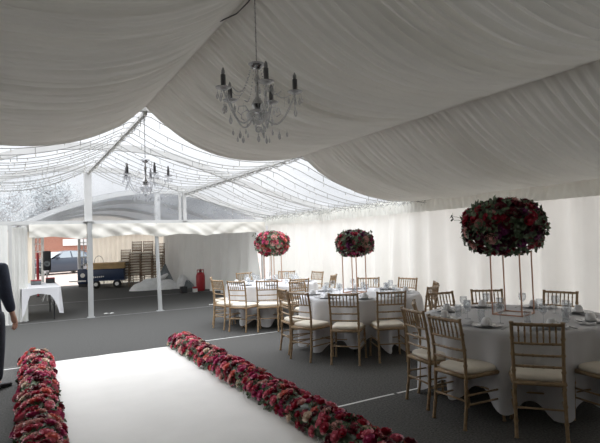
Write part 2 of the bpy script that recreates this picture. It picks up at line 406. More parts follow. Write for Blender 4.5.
# ================================================================ FAR TENT (beyond the opening)
X2a, X2b, Y2a, Y2b, XR2 = .1, 6.05, 13.1, 23.2, 3.2
def roof2(u): 
    u = abs(u); return 2.2 + .79 * (1 - u ** 1.8)
W2 = 3.0
m = MB(); m.grid(lambda a, b: (XR2 + W2 * (2 * a - 1), Y2a + (Y2b - Y2a) * b, roof2(2 * a - 1) + .07 - .05 * math.sin(PI * ((b * 3.333) % 1))), 40, 40); struct('ceiling', m, M['roofgrey'])
for y in (Y2a, Y2a + 3.3, Y2a + 6.7, Y2b):
    m = MB(); rings = []
    for q in range(33):
        u = -1 + 2 * q / 32; x = XR2 + W2 * u; z = roof2(u)
        rings.append([(x, y - .04, z - .06), (x, y + .04, z - .06), (x, y + .04, z + .06), (x, y - .04, z + .06)])
    m.rings(rings); struct('trim_%d' % k, m, M['alu'], smooth=False); k += 1
m = MB(); m.box((XR2, Y2a, 2.2), (2 * W2, .08, .08)); struct('trim_%d' % k, m, M['alu'], smooth=False); k += 1
post(XR2, Y2a, 2.2, 3.0, .13, d=.06)
for x in (X2a + .1, X2b + .1): post(x, Y2a, 0, 2.2, .09); post(x, Y2b, 0, 2.2, .09)
wall('wall_far_right', (5.95, 13.2), (5.85, 23.0), .01, 2.2, M['drape_inner'], 35, lam=.75, amp=.30, res=.04)
wall('wall_far_back', (2.72, 23.1), (6.0, 23.1), .01, 2.3, M['cream'], 45, lam=.20, amp=.05, res=.03)
wall('wall_far_left', (-.55, 13.2), (-.55, 23.0), .01, 2.2, M['cream'], 55, lam=.4, amp=.05, res=.05)
wall('wall_far_back_left', (-.5, 23.1), (.62, 23.1), .01, 2.3, M['cream'], 65, lam=.2, amp=.04, res=.03)
# tied drape in the left corner of the opening
mb = drape('d', (-.05, 12.78), (.26, 12.82), .02, 2.1, None, 75, lam=.11, amp=.04)
tag(mb.obj('curtain', M['drape_inner']), 'narrow off-white curtain hanging at the left edge of the opening', 'curtain')
# back gable film of the far tent above the doors
m = MB(); v = []; f = []
for q in range(21):
    u = -1 + 2 * q / 20; v += [(XR2 + W2 * u, Y2b + .03, 2.15), (XR2 + W2 * u, Y2b + .03, roof2(u) + .05)]
for q in range(20): f.append((2 * q, 2 * q + 2, 2 * q + 3, 2 * q + 1))
m.add(v, f); struct('wall_far_gable', m, M['valance'])
# french door leaves with glazing bars
def door(name, x0, x1, y0, y1, hinge):
    t = bpy.data.objects.new(name, None); COL.objects.link(t); t['kind'] = 'structure'; t.location = (x0, y0, 0)
    L = math.hypot(x1 - x0, y1 - y0); ang = math.atan2(y1 - y0, x1 - x0); t.rotation_euler = (0, 0, ang)
    f = MB()
    for xx in (.05, L - .05): f.box((xx, 0, 1.05), (.10, .05, 2.1))
    for zz, h in ((.12, .24), (2.06, .08)): f.box((L / 2, 0, zz), (L, .05, h))
    f.obj('door_frame', M['white'], t, smooth=False)
    b = MB(); b.box((L / 2, 0, 1.15), (.03, .03, 1.85))
    for q in range(1, 6): b.box((L / 2, 0, .24 + q * .31), (L - .1, .03, .03))
    b.obj('glazing_bars', M['white'], t, smooth=False)
    p = MB(); p.box((L / 2, 0, 1.13), (L - .1, .008, 1.8)); p.obj('pane', M['pane'], t, smooth=False)
    h = MB(); h.tube([(L - .05, -.03, 1.0), (L - .05, -.08, 1.0), (L - .16, -.08, 1.0)], .01, 6); h.obj('door_handle', M['chrome'], t)
    return t
door('door_1', .62, 1.04, 23.05, 22.95, 0)
door('door_2', 2.30, 2.76, 22.95, 23.05, 1)

# ================================================================ OUTSIDE
# brick building
t = thing('brick_building', 'orange brick building outside beyond the parked car, seen through the open doors', 'building', (3, 46, 0))
m = MB(); m.box((0, 0, 1.5), (22, 6, 3.1)); m.obj('wall', M['brick'], t, smooth=False)
m = MB(); m.box((1.35, -3.04, 1.98), (2.2, .1, .5)); wf = m.obj('window_sill_board', M['white'], t, smooth=False)
for xx in (.9, 1.8):
    m = MB(); m.box((xx + 3, -3.04, 1.7), (.8, .08, 1.0)); w_ = m.obj('window', M['white'], t, smooth=False)
    m = MB(); m.box((xx + 3, -3.09, 1.7), (.66, .02, .86)); m.obj('pane', M['carglass'], w_, smooth=False)
m = MB(); m.add([(-11.3, -3.3, 3.0), (11.3, -3.3, 3.0), (11.3, 3.3, 3.0), (-11.3, 3.3, 3.0), (-11.3, 0, 3.25), (11.3, 0, 3.25)], [(0, 1, 5, 4), (2, 3, 4, 5), (0, 4, 3), (1, 2, 5), (0, 3, 2, 1)]); m.obj('roof', M['tarpgrey'], t, smooth=False)

# car
def car(loc, rz):
    t = thing('car', 'dark blue-grey car parked outside, seen through the open doors', 'car', loc, rz)
    # x = length (front at -x), profile stations: (x, sill z, belt z, roof z, half width)
    st = [(-2.10, .38, .60, .60, .62), (-2.02, .28, .70, .70, .78), (-1.7, .22, .80, .80, .86), (-1.1, .20, .92, .92, .88), (-.75, .20, .97, 1.0, .89), (-.1, .20, .98, 1.38, .89), (.5, .20, 1.0, 1.46, .89), (1.2, .20, 1.02, 1.42, .88), (1.75, .24, 1.02, 1.22, .86), (2.0, .3, .95, 1.0, .8), (2.1, .4, .8, .8, .7)]
    m = MB(); rings = []
    for x, s, b, r, w in st:
        rings.append([(x, -w * .92, s), (x, -w, s + (b - s) * .4), (x, -w * .97, b), (x, -w * (.97 if r - b < .05 else .72), max(b, r - .03)), (x, -w * .5, r), (x, w * .5, r), (x, w * (.97 if r - b < .05 else .72), max(b, r - .03)), (x, w * .97, b), (x, w, s + (b - s) * .4), (x, w * .92, s)])
    m.rings(rings); m.obj('body', M['carpaint'], t)
    m = MB(); m.add([(-.86, -.80, 1.0), (-.86, .80, 1.0), (-.16, .62, 1.365), (-.16, -.62, 1.365)], [(0, 1, 2, 3)], M4=Matrix.Translation((-.025, 0, .03))); m.obj('windscreen', M['carglass'], t)
    for s in (-1, 1):
        m = MB(); m.add([(-.62, s * .885, 1.01), (.32, s * .885, 1.02), (.32, s * .68, 1.42), (-.08, s * .68, 1.37)], [(0, 1, 2, 3)]); m.obj('side_window', M['carglass'], t)
        m = MB(); m.add([(.40, s * .885, 1.02), (1.35, s * .87, 1.04), (1.2, s * .67, 1.37), (.40, s * .68, 1.42)], [(0, 1, 2, 3)]); m.obj('side_window', M['carglass'], t)
        for x in (-1.32, 1.3):
            w = MB(); w.lathe([(.0, -.1), (.26, -.1), (.31, -.08), (.32, 0), (.31, .08), (.26, .1), (0, .1)], n=24, M4=Matrix.Translation((x, s * .82, .32)) @ Matrix.Rotation(PI / 2, 4, 'X')); wo_ = w.obj('wheel', M['tyre'], t)
            h = MB(); h.lathe([(0, -.02), (.2, -.02), (.2, .02), (0, .02)], n=20, M4=Matrix.Translation((x, s * .925, .32)) @ Matrix.Rotation(PI / 2, 4, 'X')); h.obj('hub', M['alloy'], wo_)
        m = MB(); m.lathe([(.02, -.04), (.11, -.03), (.14, 0), (.1, .03), (.02, .04)], n=12, M4=Matrix.Translation((-1.92, s * .62, .66)) @ Matrix.Rotation(PI / 2, 4, 'Y') @ Matrix.Diagonal((.7, 1.3, 1, 1))); m.obj('headlight', M['headlight'], t)
        m = MB(); m.box((-.55, s * .97, 1.05), (.14, .16, .12), bev=.03); m.obj('wing_mirror', M['carpaint'], t)
    m = MB(); m.box((-2.09, 0, .5), (.05, .8, .12)); m.obj('grille', M['black'], t, smooth=False)
    m = MB(); m.box((-2.12, 0, .38), (.02, .5, .11)); m.obj('number_plate', M['white'], t, smooth=False)
    m = MB(); m.box((0, 0, .2), (3.9, 1.6, .12)); m.obj('underbody', M['black'], t, smooth=False)
car((2.5, 35.6, -.05), math.radians(22))

# trees beyond the tents
def tree(loc, h, R, seed, label, nleaf=5200):
    rnd = random.Random(seed); t = thing('tree', label, 'tree', loc, 0, 'trees beyond the tents')
    tr = MB(); tr.tube([(0, 0, 0), (.1, 0, h * .3), (0, .1, h * .6), (.1, 0, h * .9)], [.28, .2, .13, .04], 8)
    ends = []
    for i in range(26):
        z = h * rnd.uniform(.3, .85); a = rnd.uniform(0, 2 * PI); L = R * rnd.uniform(.5, 1) * (1.1 - .6 * abs(z / h - .6))
        e = (L * math.cos(a), L * math.sin(a), z + L * .5); ends.append((e, z)); tr.tube([(0, 0, z), (e[0] * .5, e[1] * .5, z + L * .15), e], [.09, .05, .02], 5)
    tr.obj('trunk', M['bark'], t)
    lf = MB()
    for i in range(nleaf):
        e, z = ends[rnd.randrange(len(ends))]; q = rnd.uniform(.35, 1.15)
        c = Vector((e[0] * q, e[1] * q, z + (e[2] - z) * q)) + Vector((rnd.gauss(0, .45), rnd.gauss(0, .45), rnd.gauss(0, .4)))
        s = rnd.uniform(.07, .16); a = Vector((rnd.gauss(0, 1), rnd.gauss(0, 1), rnd.gauss(0, 1))).normalized(); b = a.orthogonal().normalized()
        lf.add([c - a * s, c + b * s * .6, c + a * s, c - b * s * .6], [(0, 1, 2, 3)])
    lf.obj('foliage', M['foliage'], t, smooth=False)
tree((3.3, 60, 0), 9.6, 2.6, 1, 'round-crowned hazy tree seen through the clear roof just left of the middle post')
tree((-3.2, 56, 0), 8.4, 2.4, 2, 'hazy tree at the left edge of the photo seen through the clear roof')
tree((-.6, 72, 0), 9.5, 2.6, 3, 'low hazy tree between the other two beyond the clear roof', 4000)

# ================================================================ FAR TENT CONTENTS
# white-clothed trestle table
t = thing('trestle_table', 'long trestle table just inside the far tent beside the left curtain', 'table', (.55, 13.7, 0))
m = MB(); m.box((-.05, 0, .715), (.72, 1.9, .03), bev=.01); m.obj('tabletop', M['tan'], t)
for x in (-.33, .23):
    for y in (-.8, .8):
        m = MB(); m.tube([(x, y, 0), (x, y, .7)], .018, 6); m.obj('leg', M['black'], t)
def sidecloth():
    mb = MB()
    def fn(a, b):
        # a around perimeter, b down
        per = [(-.42, -.97), (.34, -.97), (.34, .97), (-.42, .97)]
        L = [.76, 1.94, .76, 1.94]; tot = sum(L); s = a * tot; i = 0
        while i < 3 and s > L[i]: s -= L[i]; i += 1
        p, q = per[i], per[(i + 1) % 4]; tt = s / L[i]; x = p[0] + (q[0] - p[0]) * tt; y = p[1] + (q[1] - p[1]) * tt
        corner = min(tt, 1 - tt) * L[i]
        drop = .14 + .02 * math.sin(s * 14) + (.50 * max(0, 1 - corner / .17))
        out = .02 + .05 * b * max(0, 1 - corner / .2)
        nx = [0, 1, 0, -1][i]; ny = [-1, 0, 1, 0][i]
        return (x + nx * out + .012 * math.sin(s * 30) * b, y + ny * out, .737 - drop * b)
    mb.grid(fn, 160, 8); mb.box((-.04, 0, .738), (.80, 1.98, .006)); return mb
o = sidecloth().obj('tablecloth', M['cloth']); o.location = (.55, 13.7, 0); tag(o, 'white cloth with long hanging corners over the trestle table at left', 'tablecloth')
for (x, y, z, d, mm, lab, nm) in ((.45, 14.0, .79, (.22, .3, .1), 'tarpgrey', 'grey box with dark red trim lying on the trestle table', 'storage_box'), (.78, 14.3, .80, (.2, .22, .12), 'black', 'small dark box at the far end of the trestle table', 'storage_box')):
    t = thing(nm, lab, 'box', (x, y, z - d[2] / 2))
    m = MB(); m.box((0, 0, d[2] / 2), d, bev=.01); m.obj('body', M[mm], t)
    m = MB(); m.box((0, 0, d[2] + .006), (d[0] * 1.02, d[1] * 1.02, .012)); m.obj('lid', M['redcyl'], t)
t = thing('fabric_roll', 'thin upright dark red roll behind the trestle table, left of the loudspeaker', 'fabric roll', (.68, 19.2, 0))
m = MB(); m.lathe([(.03, 0), (.04, .6), (.04, 1.45), (.02, 1.47)], n=12); m.obj('cloth', M['redlan'], t)
m = MB(); m.lathe([(.065, 0), (.065, .02), (.02, .03), (.02, .0)], n=12); m.obj('base', M['black'], t)
t = thing('speaker_stand', 'black pole stand carrying the dark loudspeaker by the left door leaf', 'stand', (.87, 17.5, 0))
m = MB(); m.tube([(0, 0, 0), (0, 0, .9)], .02, 8); m.obj('pole', M['alu_grey'], t)
for q in range(3):
    a = q * 2 * PI / 3; m = MB(); m.tube([(0, 0, .35), (.28 * math.cos(a), .28 * math.sin(a), .01)], .012, 6); m.obj('leg', M['alu_grey'], t)
t = thing('loudspeaker', 'dark loudspeaker on a pole in front of the car, left of the doorway', 'loudspeaker', (.87, 17.5, .9))
m = MB(); m.box((0, 0, .33), (.22, .22, .60), bev=.03); m.obj('cabinet', M['black'], t)
m = MB(); m.lathe([(.09, 0), (.085, .01), (.03, -.01), (.02, 0)], n=16, M4=Matrix.Translation((0, -.125, .24)) @ Matrix.Rotation(PI / 2, 4, 'X')); m.obj('cone', M['tarpgrey'], t)

# navy trailer with a tan board on top
t = thing('trailer', 'navy blue box trailer standing before the cream back curtain of the far tent', 'trailer', (3.2, 21.2, 0), math.radians(-20))
m = MB(); m.box((0, 0, .52), (1.35, .9, .42), bev=.03); m.box((0, 0, .31), (1.42, .95, .05)); body = m.obj('body', M['navybox'], t)
m = MB()
for q, (w, h) in enumerate(((.05, .05), (.03, .07), (.06, .04), (.03, .06), (.05, .05), (.04, .06), (.05, .04))): m.box((-.50 + q * .07, -.462, .43 + .004 * q), (w, .006, h))
m.obj('lettering', M['white'], body, smooth=False)
for x in (-.35, .42):
    m = MB(); m.lathe([(0, -.05), (.13, -.05), (.16, 0), (.13, .05), (0, .05)], n=18, M4=Matrix.Translation((x, -.42, .16)) @ Matrix.Rotation(PI / 2, 4, 'X')); w_ = m.obj('wheel', M['tyre'], t)
    m = MB(); m.lathe([(0, -.01), (.07, -.01), (.07, .01), (0, .01)], n=14, M4=Matrix.Translation((x, -.475, .16)) @ Matrix.Rotation(PI / 2, 4, 'X')); m.obj('hub', M['white'], w_)
m = MB(); m.box((-1.05, 0, .28), (.8, .05, .05)); m.obj('drawbar', M['white'], t, smooth=False)
t = thing('folded_boards', 'thick tan boards stacked flat on the navy trailer', 'boards', (3.2, 21.2, .735), math.radians(-20))
for q in range(4): m = MB(); m.box((.02 * (q % 2), 0, .03 + q * .058), (1.38, .86, .05), bev=.006); m.obj('board', M['tan'], t)
t = thing('equipment_case', 'navy case with a round white badge beside the right door leaf', 'case', (2.45, 22.4, .0), math.radians(-20))
m = MB(); m.box((0, 0, .42), (.40, .35, .60), bev=.03); m.obj('body', M['navybox'], t)
m = MB(); m.box((0, 0, .06), (.34, .3, .12)); m.obj('base', M['black'], t)
m = MB(); m.lathe([(0, -.005), (.09, -.005), (.09, .005), (0, .005)], n=18, M4=Matrix.Translation((0, -.18, .46)) @ Matrix.Rotation(PI / 2, 4, 'X')); m.obj('badge', M['white'], t)
# small loop-backed metal chair behind the trailer
t = thing('wire_chair', 'small chair with a thin round wire back behind the tan boards', 'chair', (3.05, 22.3, 0), PI)
m = MB(); m.lathe([(0, .44), (.19, .44), (.2, .455), (.19, .47), (0, .47)], n=16); m.obj('seat', M['black'], t)
m = MB(); pts = [(.17 * math.cos(a), -.18, .98 + .24 * math.sin(a)) for a in [(-70 + 320 * q / 18 + 0) * PI / 180 for q in range(19)]]; m.tube([(.1, -.16, .46)] + pts[0:] , .009, 5); m.tube([(-.1, -.16, .46), pts[-1]], .009, 5); m.obj('backrest', M['black'], t)
for sx in (-1, 1):
    for sy in (-1, 1): m = MB(); m.tube([(.12 * sx, .12 * sy, .45), (.17 * sx, .17 * sy, 0)], .009, 5); m.obj('leg', M['black'], t)

# white tarpaulin heap
def heap(loc, rx, ry, h, seed, m_, name, label, tip=0, dome=False):
    mb = MB(); nu, nv = 48, 16
    def fn(a, b):
        an = a * 2 * PI; r = 1 - b
        cre = 1 + .16 * n1(math.cos(an) * 2.5 + 4, seed) + .12 * n1(an * 1.9, seed + 3)
        x = rx * r ** .8 * cre * math.cos(an); y = ry * r ** .8 * cre * math.sin(an)
        z = h * ((1 - r ** 2.2) if dome else b ** 1.25) * (1 + .15 * math.sin(an * 3)) + .05 * n1(an * 3 + r * 4, seed + 5) * (1 - b) ** .3 * b ** .3
        x += tip * b ** 2
        z += .22 * h * noise.noise(Vector((x * 5, y * 5, seed))) * (1 - b) * min(1, 6 * b)
        return (x, y, max(.004, z) if b > 0 else .004)
    mb.grid(fn, nu, nv); o = mb.obj(name, m_); o.location = loc; return o
t = thing('tarpaulin', 'peaked heap of grey and white tarpaulin on the carpet of the far tent', 'tarpaulin', (4.75, 18.9, 0))
o = heap((.1, .1, 0), .50, .40, .78, 3, M['tarpgrey'], 'grey_sheet', '', .05); o.parent = t
o = heap((-.50, -.22, 0), .72, .38, .36, 5, M['tarp'], 'white_sheet', '', .35, True); o.parent = t
o = heap((.05, -.45, 0), .48, .3, .30, 8, M['tarp'], 'crumpled_sheet', '', 0, True); o.parent = t
m = MB(); m.tube([(-1.0, -.3, .06), (-.5, -.3, .22), (0, -.25, .44), (.15, -.2, .52)], [.05, .09, .08, .04], 10); m.obj('rolled_edge', M['tarp'], t)
t = thing('holdall', 'grey crumpled bundle beside the white drape, left of the red gas cylinder', 'bundle', (5.35, 18.3, 0))
o = heap((0, 0, 0), .30, .25, .42, 12, M['tarp'], 'sheet', '', 0, True); o.parent = t
o = heap((.1, -.08, 0), .28, .25, .26, 14, M['tarpgrey'], 'cover', '', 0, True); o.parent = t
t = thing('crate', 'small black crate on the carpet left of the red gas cylinder', 'crate', (4.83, 16.5, 0))
m = MB(); m.box((0, 0, .015), (.2, .2, .03))
for a, b, c, d in ((.095, 0, .01, .2), (-.095, 0, .01, .2), (0, .095, .2, .01), (0, -.095, .2, .01)): m.box((a, b, .11), (c, d, .2))
m.obj('body', M['black'], t, smooth=False); m = MB(); m.box((0, 0, .16), (.16, .16, .06), bev=.02); m.obj('contents', M['tarpgrey'], t)
t = thing('gas_cylinder', 'red gas cylinder standing on the carpet before the white drape', 'gas cylinder', (5.5, 16.75, 0))
m = MB(); m.lathe([(.10, 0), (.14, .02), (.15, .08), (.15, .50), (.13, .58), (.07, .63), (.04, .64)], n=22); m.obj('body', M['redcyl'], t)
m = MB(); m.tube([(.11 * math.cos(a), .11 * math.sin(a), .71) for a in [q * 2 * PI / 14 for q in range(15)]], .014, 6)
for q in range(4): a = q * PI / 2; m.tube([(.11 * math.cos(a), .11 * math.sin(a), .56), (.11 * math.cos(a), .11 * math.sin(a), .71)], .012, 6)
m.obj('collar', M['redcyl'], t); m = MB(); m.lathe([(.03, .63), (.03, .70), (.015, .72), (.015, .75)], n=10); m.obj('valve', M['black'], t)
t = thing('fire_blanket_box', 'little red and white box on the floor at the foot of the red cylinder', 'box', (5.22, 16.5, 0))
m = MB(); m.box((0, 0, .06), (.14, .12, .12), bev=.01); m.obj('body', M['white'], t); m = MB(); m.box((0, 0, .15), (.15, .13, .06), bev=.01); m.obj('lid', M['redcyl'], t)
for x, y, lab in ((1.9, 12.95, 'scrap of crumpled white paper on carpet just right of the middle post'), (4.46, 12.75, 'scrap of crumpled white paper on carpet below the red cylinder'), (2.02, 12.9, 'tiny white scrap beside the other scrap right of the middle post')):
    m = MB(); m.grid(lambda a, b: (x + .05 * (a - .5) * 2, y + .04 * (b - .5) * 2, .012 + .02 * abs(noise.noise(Vector((a * 5 + x, b * 5, 1))))), 6, 6); tag(m.obj('paper_scrap', M['white']), lab, 'paper')

# ================================================================ CHIAVARI CHAIRS
def ringed(L, base, nb, amp=.35):
    pts, rad = [], []
    n = nb * 8
    for i in range(n + 1):
        t = i / n; fr = (t * nb) % 1; bump = math.exp(-((min(fr, 1 - fr)) / .07) ** 2)
        pts.append(t); rad.append(base * (1 + amp * bump))
    return pts, rad
def chair_parts():
    P = []
    def back_post(sx):
        m = MB(); ts, rr = ringed(1, .0145, 7)
        key = [(0, -.235), (.2, -.205), (.45, -.195), (.62, -.20), (.80, -.225), (.925, -.252)]
        pts = []
        for t in ts:
            z = .925 * t
            for (a, ya), (b, yb) in zip(key, key[1:]):
                if z <= b + 1e-9: y = ya + (yb - ya) * (z - a) / (b - a); break
            x = .175 + .012 * z + .02 * max(0, .4 - z)
            pts.append((sx * x, y, z))
        m.tube(pts, rr, 7); return m
    for sx in (-1, 1): P.append(('back_post', back_post(sx), 'wood'))
    for sx in (-1, 1):
        m = MB(); ts, rr = ringed(1, .013, 4); m.tube([(sx * (.195 + .012 * (1 - t)), .195 + .018 * (1 - t), .435 * t) for t in ts], rr, 7); P.append(('front_leg', m, 'wood'))
    m = MB()   # seat frame: four rails
    c = [(-.185, -.195), (.185, -.195), (.20, .20), (-.20, .20)]
    for i in range(4):
        a, b = c[i], c[(i + 1) % 4]; m.tube([(a[0], a[1], .43), (b[0], b[1], .43)], .019, 6)
    m.box((0, 0, .435), (.36, .37, .02)); P.append(('seat_frame', m, 'wood'))
    m = MB(); rings = []
    for z, ins in ((.443, .02), (.450, .003), (.465, 0), (.480, .006), (.490, .025), (.494, .07), (.496, .13)):
        r = []
        for q in range(28):
            a = q * 2 * PI / 28; ca, sa = math.cos(a), math.sin(a); e = .42
            X = (.198 - ins) * math.copysign(abs(ca) ** e, ca); Y = (.195 - ins) * math.copysign(abs(sa) ** e, sa)
            X *= 1 + .06 * Y / .2; r.append((X, Y + .002, z))
        rings.append(r)
    m.rings(rings); P.append(('seat_cushion', m, 'cushion'))
    def rail(z, y, w, r, bow=.012):
        m = MB(); ts, rr = ringed(1, r, 5, .3); m.tube([(w * (2 * t - 1), y - bow * (1 - (2 * t - 1) ** 2), z) for t in ts], rr, 6); return m
    def py(z):
        key = [(0, -.235), (.2, -.205), (.45, -.195), (.62, -.20), (.80, -.225), (.925, -.252)]
        for (a, ya), (b, yb) in zip(key, key[1:]):
            if z <= b: return ya + (yb - ya) * (z - a) / (b - a)
    P.append(('top_rail', rail(.905, py(.905), .186, .0145), 'wood'))
    for z in (.75, .655, .565): P.append(('back_rail', rail(z, py(z), .184, .0105), 'wood'))
    for q in range(7):
        x = -.135 + q * .045; m = MB(); ts, rr = ringed(1, .0075, 3, .5)
        b = 1 - (x / .186) ** 2
        m.tube([(x, py(.75 + .155 * t) - .012 * b, .75 + .155 * t) for t in ts], rr, 5); P.append(('spindle', m, 'wood'))
    # stretchers
    for sx in (-1, 1):
        for z in (.20, .28): m = MB(); m.tube([(sx * .187, -.21, z), (sx * .20, .205, z)], .0085, 6); P.append(('stretcher', m, 'wood'))
    m = MB(); m.tube([(-.186, -.207, .235), (.186, -.207, .235)], .0085, 6); P.append(('stretcher', m, 'wood'))
    m = MB(); m.tube([(-.2, .205, .24), (.2, .205, .24)], .0085, 6); P.append(('stretcher', m, 'wood'))
    return P
CP = [(n_, mb.mesh(n_, M[mm]), mb, mm) for n_, mb, mm in chair_parts()]
proto = None
def place_chair(bx, by, face, label, group):
    """bx, by: middle of the back at the floor; face: heading in degrees"""
    global proto
    f = math.radians(face); loc = (bx + .225 * math.cos(f), by + .225 * math.sin(f), 0); rz = f - PI / 2
    if proto is None:
        proto = thing('dining_chair', label, 'chair', loc, rz, group)
        for n_, me, mb, mm in CP: inst(n_, me, proto)
        return proto
    return dup(proto, loc, rz, label, group)
TA, TB, TC = (4.50, 3.55), (4.65, 6.45), (4.60, 9.42)
def face(x, y, T, off=0): return math.degrees(math.atan2(T[1] - y, T[0] - x)) + off
GA, GB, GC = 'chairs around the nearest table', 'chairs around the middle table', 'chairs around the farthest table'
for x, y, T, off, lab, g in (
    (3.60, 2.62, TA, -6, 'spindle-back chair with ivory pad, largest in the photo, directly before the nearest table', GA),
    (3.27, 3.27, TA, -14, 'spindle-back chair, back to the camera, at the left front of the nearest table', GA),
    (3.40, 3.81, TA, 4, 'side-on spindle-back chair left of the nearest table, the front one of the pair', GA),
    (3.78, 4.20, TA, 0, 'spindle-back chair half hidden behind the side-on chair left of the nearest table', GA),
    (4.63, 4.68, TA, 0, 'spindle-back chair facing the camera at the back left of the nearest table', GA),
    (5.24, 4.50, TA, 0, 'spindle-back chair behind the nearest table, seen left of the copper flower stand', GA),
    (5.66, 3.79, TA, 4, 'spindle-back chair behind the nearest table, seen right of the copper flower stand', GA),
    (4.33, 2.27, TA, -2, 'spindle-back chair cut by the right edge of the photo at the nearest table', GA),
    (3.70, 5.48, TB, 0, 'spindle-back chair, back to the camera, at the centre front of the middle table', GB),
    (4.28, 5.23, TB, -8, 'spindle-back chair at the front right of the middle table, back to the camera', GB),
    (3.36, 6.05, TB, 0, 'spindle-back chair at the front left of the middle table, facing right', GB),
    (3.42, 6.62, TB, 0, 'spindle-back chair seen edge-on at the far left of the middle table', GB),
    (4.25, 7.68, TB, 0, 'spindle-back chair at the back left of the middle table, left of its flower stand', GB),
    (5.47, 7.30, TB, 0, 'spindle-back chair behind the middle table, just right of its flower stand', GB),
    (5.86, 6.72, TB, 0, 'spindle-back chair behind the middle table, the right one before the curtain', GB),
    (5.58, 5.78, TB, 0, 'spindle-back chair seen edge-on right of the middle table, nearest the curtain wall', GB),
    (5.12, 5.36, TB, 0, 'spindle-back chair seen edge-on right of the middle table, just behind the nearest table', GB),
    (3.95, 8.28, TC, 0, 'light wooden chair at the front of the farthest table, back to the camera', GC),
    (3.50, 8.62, TC, -4, 'light wooden chair at the front left of the farthest table', GC),
    (3.34, 9.15, TC, 0, 'light wooden chair seen side-on at the left end of the farthest table', GC),
    (3.48, 9.85, TC, 0, 'light wooden chair at the left rear of the farthest table', GC),
    (4.55, 10.72, TC, 0, 'light wooden chair behind the farthest table, left of its flower stand', GC),
    (5.45, 10.38, TC, 0, 'light wooden chair behind the farthest table, right of its flower stand', GC),
    (4.52, 8.12, TC, 0, 'light wooden chair at the front right of the farthest table', GC),
    (5.80, 9.60, TC, 0, 'light wooden chair at the right rear of the farthest table', GC),
    (5.45, 8.42, TC, 0, 'light wooden chair seen edge-on between the farthest and the middle table', GC)):
    place_chair(x, y, face(x, y, T, off), lab, g)

# stacked chairs at the back of the far tent: one mesh each (a few pixels)
sm = MB()
for n_, me, mb, mm in CP: sm.add(mb.v, mb.f, 1 if mm == 'cushion' else 0)
sme = sm.mesh('stacked_chair', [M['stackwood'], M['cushion']])
row = 0
for si, (x, y, nst) in enumerate(((3.82, 21.1, 6), (4.22, 20.9, 9), (4.62, 20.7, 9), (5.02, 20.5, 8))):
    pos = ['leftmost', 'second from left', 'third from left', 'rightmost'][si]
    for q in range(nst):
        o = bpy.data.objects.new('stacked_chair', sme); COL.objects.link(o); o.location = (x, y, q * .105); o.rotation_euler = (0, 0, math.radians(152 + hsh(q, si) * 4))
        lvl = ['at the bottom', 'second up', 'third up', 'fourth up', 'fifth up', 'sixth up', 'seventh up', 'eighth up', 'ninth up'][q]
        if q == nst - 1: lvl = 'on top'
        tag(o, 'brown chair %s in the %s chair stack of the far tent' % (lvl, pos), 'chair', 'stacked brown chairs in the far tent')

# ================================================================ ROUND TABLES
def tablecloth(T, seed, lab):
    R = .92; H = .765; mb = MB(); NA = 200
    nf = 12
    def drop(th):
        return .12 + .09 * n1(math.cos(th) * 1.5 + 2, seed) + .05 * math.sin(th * 4 + seed)
    def fn(a, b):
        th = a * 2 * PI
        if b <= .25:
            r = R * b / .25; return (r * math.cos(th), r * math.sin(th), H + .004)
        t = (b - .25) / .75
        q = th + .16 * n1(math.cos(th) * 2 + math.sin(th) * 3, seed + 4)
        w = math.sin(nf * q + seed); fold = (math.copysign(abs(w) ** .7, w))
        r = R + .012 * min(1, t * 12) + t ** .6 * (.0 + .085 * fold + .02 * math.sin(2.0 * nf * q + 1)) * .9 - .02 * t
        z = H - (H - max(.03, drop(th) - .07 * fold)) * t
        if t < .04: z = H - (H * .04) * (t / .04) ** 1.6 * .8
        return (r * math.cos(th), r * math.sin(th), z)
    mb.grid(fn, NA, 40)
    o = mb.obj('tablecloth', M['cloth'], sharp=False); o.location = (T[0], T[1], 0)
    return tag(o, lab, 'tablecloth', 'white round tablecloths')
def table(T, lab, tl, seed):
    t = thing('round_table', tl, 'table', (T[0], T[1], 0), 0, 'round banquet tables')
    m = MB(); m.lathe([(.0, .735), (.90, .735), (.915, .745), (.915, .755), (.90, .762), (0, .762)], n=64); m.obj('tabletop', M['tan'], t)
    for q in range(4):
        a = PI / 4 + q * PI / 2; x, y = .55 * math.cos(a), .55 * math.sin(a)
        m = MB(); m.tube([(x, y, 0), (x, y, .735)], .018, 8); m.obj('leg', M['black'], t)
    tablecloth(T, seed, lab)
table(TA, 'white cloth draped in deep folds over the nearest round table at right', 'round banquet table under the nearest white cloth', 1)
table(TB, 'white cloth draped over the middle round table', 'round banquet table under the middle white cloth', 4)
table(TC, 'white cloth draped over the farthest round table by the tent corner', 'round banquet table under the farthest white cloth', 8)

# place settings
PZ = .771
pm = MB(); pm.lathe([(0, .002), (.09, .002), (.12, .008), (.135, .016), (.137, .018), (.12, .012), (.09, .006), (0, .006)], n=32); plate_me = pm.mesh('dinner_plate', M['platerim'])
sm_ = MB(); sm_.lathe([(0, .0), (.05, .0), (.085, .010), (.087, .012), (.05, .004), (0, .004)], n=24); saucer_me = sm_.mesh('side_plate', M['china'])
cm = MB(); cm.lathe([(.025, 0), (.028, .004), (.040, .02), (.048, .05), (.050, .068), (.047, .068), (.044, .05), (.036, .022), (.0, .01)], n=22)
cm.v = [(a, b, .070 - c) for a, b, c in cm.v]; cm.f = [q[::-1] for q in cm.f]; cup_me = cm.mesh('cup_bowl', M['china']); ch = MB(); ch.tube([(.047, 0, .055), (.07, 0, .052), (.072, 0, .03), (.044, 0, .02)], .005, 6); ch.v = [(a, b, .070 - c) for a, b, c in ch.v]; cuph_me = ch.mesh('cup_handle', M['china'])
gm = MB(); gm.lathe([(.030, 0), (.031, .003), (.034, .09), (.037, .125), (.035, .125), (.032, .09), (.028, .01), (0, .008)], n=18); tumb_me = gm.mesh('tumbler', M['glass'])
